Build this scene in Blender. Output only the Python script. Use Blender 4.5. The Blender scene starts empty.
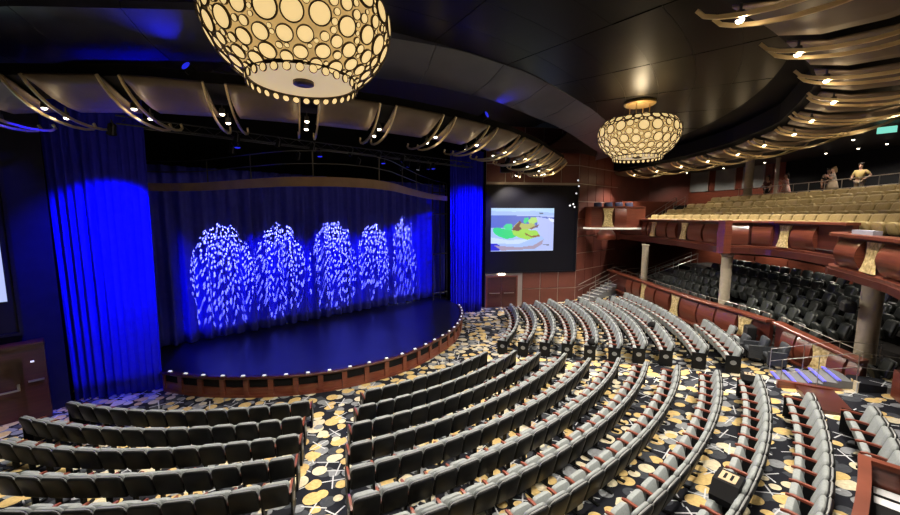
import bpy, math, random
from math import sin, cos, pi, radians, sqrt, atan2, hypot
from mathutils import Vector, Matrix
random.seed(7)
sc = bpy.context.scene
COL = sc.collection

# ------------------------------------------------------------------ camera
F, PIT, CH = 372.0, radians(6.42), 6.48
cam_d = bpy.data.cameras.new('camera')
cam_d.sensor_fit = 'HORIZONTAL'; cam_d.sensor_width = 36.0; cam_d.lens = 36.0 * F / 900.0
cam_d.clip_start = 0.05; cam_d.clip_end = 200
cam = bpy.data.objects.new('camera', cam_d); COL.objects.link(cam)
cam.location = (0, 0, CH); cam.rotation_euler = (pi / 2 - PIT, 0, 0)
sc.camera = cam
# ------------------------------------------------------------------ world, exposure
w = bpy.data.worlds.new('world'); sc.world = w; w.use_nodes = True
w.node_tree.nodes['Background'].inputs[0].default_value = (0.5, 0.55, 0.8, 1)
w.node_tree.nodes['Background'].inputs[1].default_value = 0.004
sc.view_settings.view_transform = 'Standard'; sc.view_settings.look = 'None'
sc.view_settings.exposure = 0.0; sc.view_settings.gamma = 1.0
sc.view_settings.use_curve_mapping = False
sc.cycles.max_bounces = 5; sc.cycles.diffuse_bounces = 3; sc.cycles.glossy_bounces = 3
sc.cycles.sample_clamp_indirect = 3.0

# the theatre is laid out around C: 'a' runs along its axis from the stage to the audience,
# 't' runs across, and (r, th) are polar coordinates about C with th measured from the axis
C = Vector((-8.0, 22.05)); AX = radians(-48)
A2 = Vector((cos(AX), sin(AX))); T2 = Vector((-sin(AX), cos(AX)))
def W(a, t, z=0.0):
    p = C + A2 * a + T2 * t
    return Vector((p.x, p.y, z))
def P(r, th, z=0.0):
    g = AX + radians(th)
    return Vector((C.x + r * cos(g), C.y + r * sin(g), z))
def zr(r):
    q = r - 11.93
    return 0.014 * q + 0.0069 * q * q if q > 0 else 0.0
def proj(p):
    x, y, z = p[0], p[1], p[2] - CH
    d = y * cos(PIT) - z * sin(PIT); u = y * sin(PIT) + z * cos(PIT)
    if d < 0.2: return (-9999, -9999)
    return (450 + F * x / d, 257.5 - F * u / d)
def in_frame(p, mx=18, my=14):
    x, y = proj(p); return -mx < x < 900 + mx and -my < y < 515 + my
def interp(pts, x):
    pts = sorted(pts)
    if x <= pts[0][0]: return pts[0][1]
    for (x0, y0), (x1, y1) in zip(pts, pts[1:]):
        if x <= x1:
            f = (x - x0) / (x1 - x0); f2 = f * f * (3 - 2 * f)
            f = 0.5 * f + 0.5 * f2
            return y0 + (y1 - y0) * f
    return pts[-1][1]

# ------------------------------------------------------------------ lights that light the house
def spot(name, loc, tgt, energy, color, size=60, blend=0.5, radius=0.06):
    d = bpy.data.lights.new(name, 'SPOT'); d.energy = energy; d.color = color
    d.spot_size = radians(size); d.spot_blend = blend; d.shadow_soft_size = radius
    o = bpy.data.objects.new(name, d); COL.objects.link(o)
    o.location = loc; o.rotation_euler = (Vector(tgt) - Vector(loc)).to_track_quat('-Z', 'Y').to_euler()
    return o
WARM = (1.0, 0.90, 0.76)
RING_LAMP_W, BRIDGE_LAMP_W = 1080, 1250
BLUE = (0.0, 0.0, 1.0)

# ------------------------------------------------------------------ materials
def mat(name, col=(0.5, 0.5, 0.5), rough=0.5, metal=0.0, emit=None, es=1.0, spec=0.5, coat=0.0, sheen=0.0):
    m = bpy.data.materials.new(name); m.use_nodes = True
    b = m.node_tree.nodes['Principled BSDF']
    b.inputs['Base Color'].default_value = (*col, 1); b.inputs['Roughness'].default_value = rough
    b.inputs['Metallic'].default_value = metal; b.inputs['Specular IOR Level'].default_value = spec
    b.inputs['Coat Weight'].default_value = coat; b.inputs['Sheen Weight'].default_value = sheen
    if emit:
        b.inputs['Emission Color'].default_value = (*emit, 1); b.inputs['Emission Strength'].default_value = es
    return m
def nodes(m): return m.node_tree.nodes, m.node_tree.links, m.node_tree.nodes['Principled BSDF']
def ramp(nt, stops, interp_='LINEAR'):
    r = nt.nodes.new('ShaderNodeValToRGB'); r.color_ramp.interpolation = interp_
    e = r.color_ramp.elements
    while len(e) < len(stops): e.new(0.5)
    for el, (p, c) in zip(e, stops): el.position = p; el.color = (*c, 1)
    return r
def noisy(name, c0, c1, scale=8, rough=0.5, stretch=(1, 1, 1), detail=4, bump=0.0, **k):
    m = mat(name, c0, rough, **k); n, l, b = nodes(m)
    tc = n.new('ShaderNodeTexCoord'); mp = n.new('ShaderNodeMapping'); mp.inputs['Scale'].default_value = stretch
    nz = n.new('ShaderNodeTexNoise'); nz.inputs['Scale'].default_value = scale; nz.inputs['Detail'].default_value = detail
    r = ramp(m.node_tree, [(0.3, c0), (0.7, c1)])
    l.new(tc.outputs['Object'], mp.inputs[0]); l.new(mp.outputs[0], nz.inputs['Vector'])
    l.new(nz.outputs['Fac'], r.inputs[0]); l.new(r.outputs[0], b.inputs['Base Color'])
    if bump:
        bp = n.new('ShaderNodeBump'); bp.inputs['Strength'].default_value = bump; bp.inputs['Distance'].default_value = 0.02
        l.new(nz.outputs['Fac'], bp.inputs['Height']); l.new(bp.outputs[0], b.inputs['Normal'])
    return m

def carpet_material():
    m = mat('carpet', (0.01, 0.01, 0.015), 0.95, spec=0.15); n, l, b = nodes(m)
    def N(t, **kw):
        x = n.new(t)
        for k, v in kw.items(): setattr(x, k, v)
        return x
    def math_(op, a_, b_=None):
        x = N('ShaderNodeMath', operation=op)
        for i, v in enumerate((a_, b_)):
            if v is None: continue
            if hasattr(v, 'is_output'): l.new(v, x.inputs[i])
            else: x.inputs[i].default_value = v
        return x.outputs[0]
    tc = N('ShaderNodeTexCoord')
    def mixc(fac, c_prev, c_new):
        x = N('ShaderNodeMix', data_type='RGBA')
        l.new(fac, x.inputs[0])
        for v, s in ((c_prev, 6), (c_new, 7)):
            if hasattr(v, 'is_output'): l.new(v, x.inputs[s])
            else: x.inputs[s].default_value = (*v, 1)
        return x.outputs[2]
    cur = (0.012, 0.013, 0.019)
    def vor(scale, off, rnd=0.85):
        mp = N('ShaderNodeMapping'); mp.inputs['Location'].default_value = (off, off * 1.7, 0)
        mp.inputs['Scale'].default_value = (scale, scale, 0)
        l.new(tc.outputs['Object'], mp.inputs[0])
        v = N('ShaderNodeTexVoronoi', voronoi_dimensions='2D'); v.inputs['Scale'].default_value = 1.0
        v.inputs['Randomness'].default_value = rnd
        l.new(mp.outputs[0], v.inputs['Vector'])
        s = N('ShaderNodeSeparateColor'); l.new(v.outputs['Color'], s.inputs[0])
        return mp, v, s
    def dots(cur, scale, off, rad, prob, stops):
        mp, v, s = vor(scale, off)
        rr = math_('MULTIPLY', math_('ADD', math_('MULTIPLY', s.outputs[1], 0.5), 0.5), rad)
        ins = math_('LESS_THAN', v.outputs['Distance'], rr)
        on = math_('MULTIPLY', ins, math_('LESS_THAN', s.outputs[0], prob))
        rp = ramp(m.node_tree, stops, 'CONSTANT'); l.new(s.outputs[2], rp.inputs[0])
        nz = N('ShaderNodeTexNoise'); nz.inputs['Scale'].default_value = 14; l.new(tc.outputs['Object'], nz.inputs['Vector'])
        rp2 = N('ShaderNodeMix', data_type='RGBA', blend_type='MULTIPLY'); rp2.inputs[0].default_value = 0.55
        l.new(rp.outputs[0], rp2.inputs[6]); l.new(nz.outputs['Fac'], rp2.inputs[7])
        return mixc(on, cur, rp2.outputs[2])
    gold, pale, grey, slate = (0.78, 0.57, 0.24), (0.80, 0.72, 0.52), (0.30, 0.32, 0.35), (0.07, 0.078, 0.095)
    cur = dots(cur, 2.1, 3.1, 0.52, 0.85, [(0, grey), (0.35, slate), (0.86, pale)])
    cur = dots(cur, 2.7, 11.3, 0.50, 0.55, [(0, grey), (0.22, pale), (0.5, gold)])
    # strokes: pale crosses
    mp, v, s = vor(1.55, 27.0, 0.9)
    sub = N('ShaderNodeVectorMath', operation='SUBTRACT'); l.new(mp.outputs[0], sub.inputs[0]); l.new(v.outputs['Position'], sub.inputs[1])
    rot = N('ShaderNodeVectorRotate', rotation_type='Z_AXIS'); l.new(sub.outputs[0], rot.inputs['Vector'])
    l.new(math_('MULTIPLY', s.outputs[1], 3.0), rot.inputs['Angle'])
    sx = N('ShaderNodeSeparateXYZ'); l.new(rot.outputs[0], sx.inputs[0])
    ax_, ay_ = math_('ABSOLUTE', sx.outputs[0]), math_('ABSOLUTE', sx.outputs[1])
    cr = math_('MULTIPLY', math_('LESS_THAN', math_('MINIMUM', ax_, ay_), 0.024), math_('LESS_THAN', math_('MAXIMUM', ax_, ay_), 0.46))
    cr = math_('MULTIPLY', cr, math_('LESS_THAN', s.outputs[0], 0.7))
    cur = mixc(cr, cur, (0.50, 0.52, 0.56))
    cur = dots(cur, 1.8, 41.0, 0.42, 0.5, [(0, gold), (0.55, pale), (0.8, gold)])
    l.new(cur, b.inputs['Base Color'])
    return m
def wood_material(name, c0, c1, rough=0.3, stretch=(1, 1, 8), scale=3.0, coat=0.25):
    return noisy(name, c0, c1, scale, rough, stretch, 6, coat=coat)
M = {}
M['carpet'] = carpet_material()
M['shell'] = noisy('seat_shell', (0.0045, 0.005, 0.006), (0.007, 0.0078, 0.009), 9, 0.48, spec=0.2)
M['rim_glint'] = mat('seat_rim_glint', (0.22, 0.23, 0.235), 0.30, spec=0.7)  # highlight along the seat tops, put into a pale colour
M['grey'] = noisy('seat_grey', (0.205, 0.228, 0.235), (0.26, 0.285, 0.29), 30, 0.65, spec=0.3)
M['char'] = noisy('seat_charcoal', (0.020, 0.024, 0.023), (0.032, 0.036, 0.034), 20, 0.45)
M['charglint'] = mat('seat_charcoal_glint', (0.16, 0.17, 0.165), 0.3)  # pale tone paints the glints on the dark seat tops
M['gold'] = noisy('seat_gold', (0.33, 0.24, 0.095), (0.40, 0.30, 0.125), 20, 0.6)
M['slate'] = noisy('armchair_slate', (0.022, 0.026, 0.033), (0.035, 0.04, 0.05), 20, 0.6)
M['navy'] = noisy('navy_cloth', (0.012, 0.014, 0.05), (0.02, 0.022, 0.07), 20, 0.8)
M['armwood'] = wood_material('arm_wood', (0.13, 0.026, 0.014), (0.20, 0.045, 0.024), 0.4, (1, 6, 6), 5)
M['wood'] = wood_material('mahogany', (0.120, 0.030, 0.017), (0.195, 0.052, 0.029), 0.30, (0.6, 0.6, 9), 2.5)
M['woodh'] = wood_material('mahogany_band', (0.115, 0.028, 0.017), (0.185, 0.050, 0.029), 0.34, (0.4, 0.4, 12), 2.5)
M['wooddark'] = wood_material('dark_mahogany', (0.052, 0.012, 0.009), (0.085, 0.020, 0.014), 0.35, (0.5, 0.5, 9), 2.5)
M['tile'] = noisy('wall_panel_red', (0.115, 0.034, 0.025), (0.165, 0.050, 0.037), 1.2, 0.42)
M['joint'] = mat('joint_metal', (0.42, 0.36, 0.32), 0.35, 0.4)
M['black'] = mat('black_matte', (0.006, 0.006, 0.007), 0.8, spec=0.2)
M['blackgloss'] = mat('black_gloss', (0.005, 0.005, 0.010), 0.4, spec=0.25)
M['navywall'] = noisy('navy_wall', (0.008, 0.009, 0.022), (0.012, 0.013, 0.03), 3, 0.75, spec=0.2)
M['steel'] = mat('steel', (0.50, 0.48, 0.45), 0.3, 0.9)
M['brass'] = mat('brass', (0.75, 0.55, 0.25), 0.32, 0.9)
M['hoop'] = mat('brushed_brass_hoop', (0.80, 0.64, 0.38), 0.30, 0.75)
M['tan'] = noisy('tan_plaster', (0.115, 0.085, 0.056), (0.145, 0.107, 0.072), 2, 0.5)
M['cream'] = noisy('cream_column', (0.40, 0.35, 0.26), (0.47, 0.41, 0.31), 5, 0.55)
M['glasspane'] = noisy('frosted_pane', (0.24, 0.25, 0.25), (0.34, 0.35, 0.35), 0.7, 0.25)
M['ornament'] = noisy('gilt', (0.40, 0.27, 0.09), (0.98, 0.80, 0.42), 11, 0.35, metal=0.15, bump=0.8)
M['gilt_rim'] = mat('gilt_rim', (0.80, 0.70, 0.48), 0.3, 0.5)
M['stagefloor'] = noisy('stage_floor', (0.010, 0.010, 0.016), (0.016, 0.016, 0.024), 2, 0.28)
M['curtain'] = noisy('blue_velour', (0.03, 0.03, 0.55), (0.035, 0.035, 0.62), 4, 0.85, spec=0.1)
M['backdrop'] = noisy('backdrop_voile', (0.065, 0.07, 0.50), (0.075, 0.08, 0.58), 4, 0.8, spec=0.1)
M['catwalk'] = noisy('catwalk_tan', (0.20, 0.125, 0.085), (0.25, 0.16, 0.11), 2, 0.5)
M['darkmetal'] = mat('dark_metal', (0.06, 0.06, 0.065), 0.4, 0.6)
M['soffit'] = noisy('soffit_grey', (0.034, 0.036, 0.062), (0.050, 0.054, 0.090), 1.5, 0.30)
M['ceiling'] = noisy('ceiling_dark', (0.0035, 0.0035, 0.004), (0.005, 0.005, 0.006), 1.2, 0.33, (1, 1, 1), 3, spec=0.10, bump=0.15)
M['ceiling'].node_tree.nodes['Principled BSDF'].inputs['IOR'].default_value = 1.16
M['ceiling'].node_tree.nodes['Principled BSDF'].inputs['Specular IOR Level'].default_value = 0.5
M['lamp'] = mat('lamp_glow', (1, 0.9, 0.7), 0.4, emit=(1.0, 0.86, 0.62), es=9)
M['lampwhite'] = mat('lamp_glow_white', (1, 1, 1), 0.4, emit=(0.95, 0.95, 1.0), es=0.7)
M['lampblue'] = mat('lamp_glow_blue', (0.1, 0.1, 1), 0.4, emit=(0.02, 0.03, 1.0), es=0.7)
M['disc'] = mat('chandelier_disc', (0.75, 0.66, 0.48), 0.5, emit=(1.0, 0.70, 0.30), es=0.85)
M['discrim'] = mat('chandelier_rim', (0.07, 0.05, 0.03), 0.35, 0.6)
M['drum'] = mat('chandelier_drum', (0.8, 0.72, 0.55), 0.5, emit=(1.0, 0.66, 0.30), es=0.10)
M['plate'] = mat('chandelier_plate', (0.8, 0.72, 0.55), 0.5, emit=(1.0, 0.76, 0.44), es=0.42)
M['bluestrip'] = mat('blue_nosing', (0.1, 0.1, 0.6), 0.4, emit=(0.16, 0.15, 0.95), es=0.7)
M['whitestrip'] = mat('white_edge', (0.75, 0.72, 0.66), 0.35, emit=(1.0, 0.9, 0.75), es=0.35)  # faint emission stands in for light on the box edge
M['stairgrey'] = mat('stair_tread', (0.16, 0.165, 0.175), 0.8)
M['exit'] = mat('exit_glow', (0.1, 0.5, 0.4), 0.4, emit=(0.22, 0.75, 0.58), es=1.0)
M['paper'] = mat('paper', (0.75, 0.76, 0.8), 0.6)
M['skin'] = mat('skin', (0.42, 0.24, 0.16), 0.6)
M['hair'] = mat('hair', (0.02, 0.014, 0.01), 0.5)
M['fawn'] = mat('fawn_hair', (0.22, 0.14, 0.07), 0.5)

# ------------------------------------------------------------------ mesh helpers
class MB:
    def __init__(s): s.v = []; s.f = []; s.m = []
    def quad(s, a, b, c, d, mi=0):
        n = len(s.v); s.v += [tuple(a), tuple(b), tuple(c), tuple(d)]; s.f.append((n, n + 1, n + 2, n + 3)); s.m.append(mi)
    def box(s, c, size, rz=0.0, rx=0.0, ry=0.0, mi=0, M4=None):
        hx, hy, hz = size[0] / 2, size[1] / 2, size[2] / 2
        R = Matrix.Rotation(rz, 3, 'Z') @ Matrix.Rotation(ry, 3, 'Y') @ Matrix.Rotation(rx, 3, 'X')
        n = len(s.v)
        for x in (-hx, hx):
            for y in (-hy, hy):
                for z in (-hz, hz):
                    p = Vector(c) + R @ Vector((x, y, z)); s.v.append(tuple(p))
        for q in ((0, 1, 3, 2), (4, 6, 7, 5), (0, 4, 5, 1), (2, 3, 7, 6), (0, 2, 6, 4), (1, 5, 7, 3)):
            s.f.append(tuple(n + i for i in q)); s.m.append(mi)
    def loops(s, L, close=True, cap=True, mi=0, ring=True):
        """skin a list of equally long vertex loops"""
        n = len(s.v); k = len(L[0])
        for lp in L: s.v += [tuple(p) for p in lp]
        kk = k if ring else k - 1
        for i in range(len(L) - 1):
            for j in range(kk):
                a, b = n + i * k + j, n + i * k + (j + 1) % k
                s.f.append((a, b, b + k, a + k)); s.m.append(mi)
        if cap:
            s.f.append(tuple(n + j for j in reversed(range(k)))); s.m.append(mi)
            s.f.append(tuple(n + (len(L) - 1) * k + j for j in range(k))); s.m.append(mi)
    def tube(s, pts, rad, seg=6, mi=0, cap=True):
        pts = [Vector(p) for p in pts]; L = []
        for i, p in enumerate(pts):
            d = (pts[min(i + 1, len(pts) - 1)] - pts[max(i - 1, 0)]).normalized()
            u = d.cross(Vector((0, 0, 1)))
            if u.length < 1e-3: u = Vector((1, 0, 0))
            u.normalize(); v = u.cross(d)
            rr = rad[i] if isinstance(rad, (list, tuple)) else rad
            L.append([p + u * (rr * cos(2 * pi * j / seg)) + v * (rr * sin(2 * pi * j / seg)) for j in range(seg)])
        s.loops(L, cap=cap, mi=mi)
    def lathe(s, prof, seg=24, c=(0, 0, 0), mi=0, cap=True):
        s.loops([[(c[0] + r * cos(2 * pi * j / seg), c[1] + r * sin(2 * pi * j / seg), c[2] + z) for j in range(seg)] for r, z in prof], mi=mi, cap=cap)
    def mesh(s, name, mats, smooth=False):
        me = bpy.data.meshes.new(name); me.from_pydata(s.v, [], s.f)
        for m in (mats if isinstance(mats, (list, tuple)) else [mats]): me.materials.append(m)
        me.polygons.foreach_set('material_index', s.m)
        if smooth: me.polygons.foreach_set('use_smooth', [True] * len(me.polygons))
        me.update(); return me
    def build(s, name, mats, parent=None, smooth=False, **k):
        return link(name, s.mesh(name, mats, smooth), parent, **k)
def link(name, data, parent=None, loc=None, rz=None, **k):
    o = bpy.data.objects.new(name, data); COL.objects.link(o)
    if parent: o.parent = parent
    if loc is not None: o.location = loc
    if rz is not None: o.rotation_euler = (0, 0, rz)
    for a_, b_ in k.items():
        if b_ is not None: o[a_] = b_
    return o
def thing(name, label, cat, loc=(0, 0, 0), rz=0.0, group=None):
    return link(name, None, None, loc, rz, label=label, category=cat, group=group)
def tag(o, label, cat, group=None):
    o['label'] = label; o['category'] = cat
    if group: o['group'] = group
    return o
def struct(o): o['kind'] = 'structure'; return o
def smooth_by_angle(me, ang=40):
    me.polygons.foreach_set('use_smooth', [True] * len(me.polygons))
    try: me.set_sharp_from_angle(angle=radians(ang))
    except Exception: pass
    return me
def rrect(w, h, r, n=4, top_only=False):
    """rounded rectangle outline in (y, s) with s from 0 to h"""
    o = []
    rb = r * 0.35 if top_only else r
    for cx, cy, a0, rr in ((w / 2 - r, h - r, 0, r), (-w / 2 + r, h - r, 90, r), (-w / 2 + rb, rb, 180, rb), (w / 2 - rb, rb, 270, rb)):
        for i in range(n + 1):
            g = radians(a0 + 90 * i / n); o.append((cx + rr * cos(g), cy + rr * sin(g)))
    return o
def pillow(mb, w, h, r, layers, origin, up, out, mi=0, n=4, top_only=False):
    """stack of inset outlines: layers = [(inset, offset along out)]; up and out are unit vectors in the xz plane"""
    L = []
    for ins, off in layers:
        pts = rrect(w - 2 * ins, h - 2 * ins, max(r - ins * 0.6, 0.01), n, top_only)
        L.append([Vector(origin) + Vector((0, y, 0)) + Vector(up) * (s_ + ins) + Vector(out) * off for y, s_ in pts])
    mb.loops(L, mi=mi)

# ------------------------------------------------------------------ floor
mb = MB()
rs = [0, 4, 8] + [9 + 0.75 * i for i in range(22)]; ths = [-100 + 4 * i for i in range(51)]
for r0, r1 in zip(rs, rs[1:]):
    for t0, t1 in zip(ths, ths[1:]):
        mb.quad(P(r0, t0, zr(r0)), P(r1, t0, zr(r1)), P(r1, t1, zr(r1)), P(r0, t1, zr(r0)))
struct(mb.build('floor', M['carpet'], smooth=True))

# ------------------------------------------------------------------ paths: sweep profiles along curved fronts
class Path:
    def __init__(s, pts, n=200, smooth=3):
        pts = [Vector((p[0], p[1])) for p in pts]
        L = [0]
        for a_, b_ in zip(pts, pts[1:]): L.append(L[-1] + (b_ - a_).length)
        out = []
        for i in range(n + 1):
            x = L[-1] * i / n; k = 0
            while k < len(L) - 2 and L[k + 1] < x: k += 1
            out.append(pts[k].lerp(pts[k + 1], (x - L[k]) / (L[k + 1] - L[k])))
        for _ in range(smooth * 12):
            out = [out[0]] + [(out[i - 1] + out[i] * 2 + out[i + 1]) / 4 for i in range(1, n)] + [out[-1]]
        s.p = out; s.L = [0]; s.slope = 0.0
        for a_, b_ in zip(out, out[1:]): s.L.append(s.L[-1] + (b_ - a_).length)
        s.len = s.L[-1]
    def at(s, x):
        x = max(0, min(s.len, x)); lo, hi = 0, len(s.L) - 2
        while lo < hi:
            m_ = (lo + hi + 1) // 2
            if s.L[m_] <= x: lo = m_
            else: hi = m_ - 1
        f = (x - s.L[lo]) / max(1e-9, s.L[lo + 1] - s.L[lo])
        p = s.p[lo].lerp(s.p[lo + 1], f)
        i0, i1 = max(0, lo - 1), min(len(s.p) - 1, lo + 2)
        t = (s.p[i1] - s.p[i0]).normalized()
        nrm = Vector((t.y, -t.x))
        if nrm.dot(C - p) < 0: nrm = -nrm          # normals point at the stage
        return p, t, nrm
    def pt(s, x, off, z):
        p, t, n_ = s.at(x); q = p + n_ * off; return Vector((q.x, q.y, z + s.slope * min(1, max(0, x / s.len))))
    def find_px(s, px, z):
        best = None
        for i in range(600):
            x = s.len * i / 599; q = s.pt(x, 0, z); u = proj(q)
            if u[0] < -5000: continue
            e = abs(u[0] - px)
            if best is None or e < best[0]: best = (e, x)
        return best[1]
def sweep(path, prof, s0, s1, step=0.35, mi=0, mb=None, closed=True):
    mb = mb or MB(); n = max(1, int(math.ceil(abs(s1 - s0) / step)))
    L = []
    for i in range(n + 1):
        x = s0 + (s1 - s0) * i / n
        L.append([path.pt(x, o, z) for o, z in prof])
    mb.loops(L, ring=closed, cap=closed, mi=mi); return mb
def arc(r, t0, t1, n=24): return [P(r, t0 + (t1 - t0) * i / n) for i in range(n + 1)]

# ------------------------------------------------------------------ stage
SR = 9.1
SRF = lambda th: interp([(-64, 9.15), (-45, 9.3), (-20, 9.5), (-5, 9.4), (15, 9.0), (40, 8.7), (64, 8.6)], th)
st = thing('stage', 'dark stage platform with curved mahogany front and vent panels', 'stage', W(4, 0, 0))
def rel(o, root):       # keep world-space meshes while parented to a root placed in the scene
    o.matrix_parent_inverse = root.matrix_basis.inverted(); return o
def part(mb, name, m, root, smooth=False, **k):
    return rel(mb.build(name, m, root, smooth, **k), root)
for r_ in (st,): bpy.context.view_layer.update()
def thing_at(name, label, cat, loc, group=None):
    o = thing(name, label, cat, loc, 0, group)
    o.matrix_basis = Matrix.Translation(Vector(loc)); return o
st.matrix_basis = Matrix.Translation(W(4, 0, 0))
mb = MB(); N_ = 48
for i in range(N_):
    t0, t1 = -58.5 + 117 * i / N_, -58.5 + 117 * (i + 1) / N_
    o0, o1 = P(SRF(t0) - 0.05, t0, 0.75), P(SRF(t1) - 0.05, t1, 0.75)
    i0, i1 = W(-1.4, 9.6 * (-1 + 2 * i / N_), 0.75), W(-1.4, 9.6 * (-1 + 2 * (i + 1) / N_), 0.75)
    mb.quad(o0, o1, i1, i0); 
part(mb, 'deck', M['stagefloor'], st)
spath = Path([P(SRF(-58.5 + 117 * i / 60), -58.5 + 117 * i / 60) for i in range(61)], 300, 0)
part(sweep(spath, [(0, 0), (0, 0.70), (0.12, 0.70), (0.12, 0)], 0, spath.len), 'riser', M['wooddark'], st)
part(sweep(spath, [(-0.14, 0.70), (-0.14, 0.775), (0.10, 0.775), (0.10, 0.70)], 0, spath.len), 'deck_edge', M['wooddark'], st, True)
part(sweep(spath, [(-0.07, 0), (-0.07, 0.09), (0.02, 0.09), (0.02, 0)], 0, spath.len), 'plinth', M['wood'], st)
seg = spath.len / 22
for i in range(23):
    s_ = i * seg
    part(sweep(spath, [(-0.08, 0.05), (-0.08, 0.70), (0.02, 0.70), (0.02, 0.05)], max(0, s_ - 0.09), min(spath.len, s_ + 0.09), 0.2), 'post', M['wood'], st)
    if i < 22:
        part(sweep(spath, [(-0.03, 0.08), (-0.03, 0.33), (0.02, 0.33), (0.02, 0.08)], s_ + 0.09, s_ + seg - 0.09, 0.4), 'lower_panel', M['wood'], st)
        part(sweep(spath, [(-0.045, 0.33), (-0.045, 0.37), (0.02, 0.37), (0.02, 0.33)], s_ + 0.09, s_ + seg - 0.09, 0.4), 'rail', M['wood'], st)
        part(sweep(spath, [(-0.012, 0.38), (-0.012, 0.68), (0.02, 0.68), (0.02, 0.38)], s_ + 0.10, s_ + seg - 0.10, 0.4), 'vent_panel', M['black'], st)
fl = MB(); fl.box((0, 0, 0.02), (0.16, 0.10, 0.04)); flm = fl.mesh('footlight_body', M['steel'])
fl = MB(); fl.box((0, 0, 0.052), (0.11, 0.07, 0.025)); fll = fl.mesh('footlight_lens', M['lampwhite'])
for i in range(26):
    th = -56 + 112 * i / 25
    o = thing('footlight', 'small white footlight on the rim of the stage', 'footlight', P(SRF(th) + 0.05, th, 0.776), AX + radians(th) + pi / 2, 'footlights along the stage rim')
    link('body', flm, o); link('lens', fll, o)

# ------------------------------------------------------------------ curtains
def curtain(name, label, pts, z0, z1, folds, amp, flare=0.0, seed=1, mt='curtain', calm=0.0):
    random.seed(seed)
    pth = Path(pts, 60, 0); n = folds * 10; rows = 14
    ph = [random.uniform(-0.8, 0.8) for _ in range(folds + 2)]; am = [random.uniform(0.5, 1.2) for _ in range(folds + 2)]
    L = []
    c_ = pth.len / 2
    for j in range(rows + 1):
        f = j / rows; z = z0 + (z1 - z0) * f; lp = []
        for i in range(n + 1):
            u = i / n; k = int(u * folds); q = u * folds - k
            a_ = am[k] * (1 - q) + am[k + 1] * q; p_ = ph[k] * (1 - q) + ph[k + 1] * q
            off = amp * a_ * sin(2 * pi * u * folds + p_ * (0.6 + 0.4 * f)) * (1.15 - 0.3 * f) + 0.35 * amp * sin(2 * pi * u * folds * 2.3 + 1 + p_)
            off *= 1 - calm * min(1, max(0, (u - 0.3) / 0.3))
            x = c_ + (u * pth.len - c_) * (1 + flare * f)
            p, t, nn = pth.at(min(max(x, 0), pth.len)); ex = x - min(max(x, 0), pth.len)
            q2 = p + t * ex + nn * (-off); lp.append((q2.x, q2.y, z))
        L.append(lp)
    mb = MB(); mb.loops(L, ring=False, cap=False)
    o = mb.build(name, M[mt], None, True)
    sm = o.modifiers.new('thickness', 'SOLIDIFY'); sm.thickness = 0.02
    return tag(o, label, 'curtain')
curtain('side_curtain', 'tall wide blue side curtain beside the stage, next to the dark navy wall', [W(3.6, -10.25), W(4.1, -9.2), W(4.6, -7.9)], 0.02, 10.6, 11, 0.15, 0.10, 3, calm=0.65)
curtain('side_curtain', 'narrow blue side curtain between the stage and the projection screen', [W(3.8, 7.45), W(4.3, 8.4), W(4.75, 9.35)], 0.02, 10.6, 11, 0.12, 0.05, 5)
curtain('stage_backdrop', 'gathered blue backdrop curtain across the back of the stage', [W(1.75, -8.6), W(1.8, 0), W(1.75, 8.6)], 0.80, 8.6, 27, 0.17, 0.0, 8, 'backdrop')
curtain('stage_leg_curtain', 'dark stage leg curtain behind the tall wide side curtain', [W(2.1, -10.1), W(2.1, -9.0)], 0.80, 9.0, 7, 0.1, 0.0, 9, 'black')
curtain('stage_leg_curtain', 'dark stage leg curtain behind the narrow side curtain', [W(2.1, 9.0), W(2.1, 10.1)], 0.80, 9.0, 7, 0.1, 0.0, 10, 'black')

# ------------------------------------------------------------------ walls
def wall_quad(mb, p0, p1, z0, z1, mi=0): mb.quad((p0.x, p0.y, z0), (p1.x, p1.y, z0), (p1.x, p1.y, z1), (p0.x, p0.y, z1), mi)
# stage house
mb = MB()
wall_quad(mb, W(-1.5, -10.4), W(-1.5, 10.4), 0, 13)
wall_quad(mb, W(-1.5, -10.4), W(4.0, -10.4), 0, 13); wall_quad(mb, W(-1.5, 10.4), W(4.2, 10.3), 0, 13)
struct(mb.build('wall_stage', M['black']))
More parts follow.
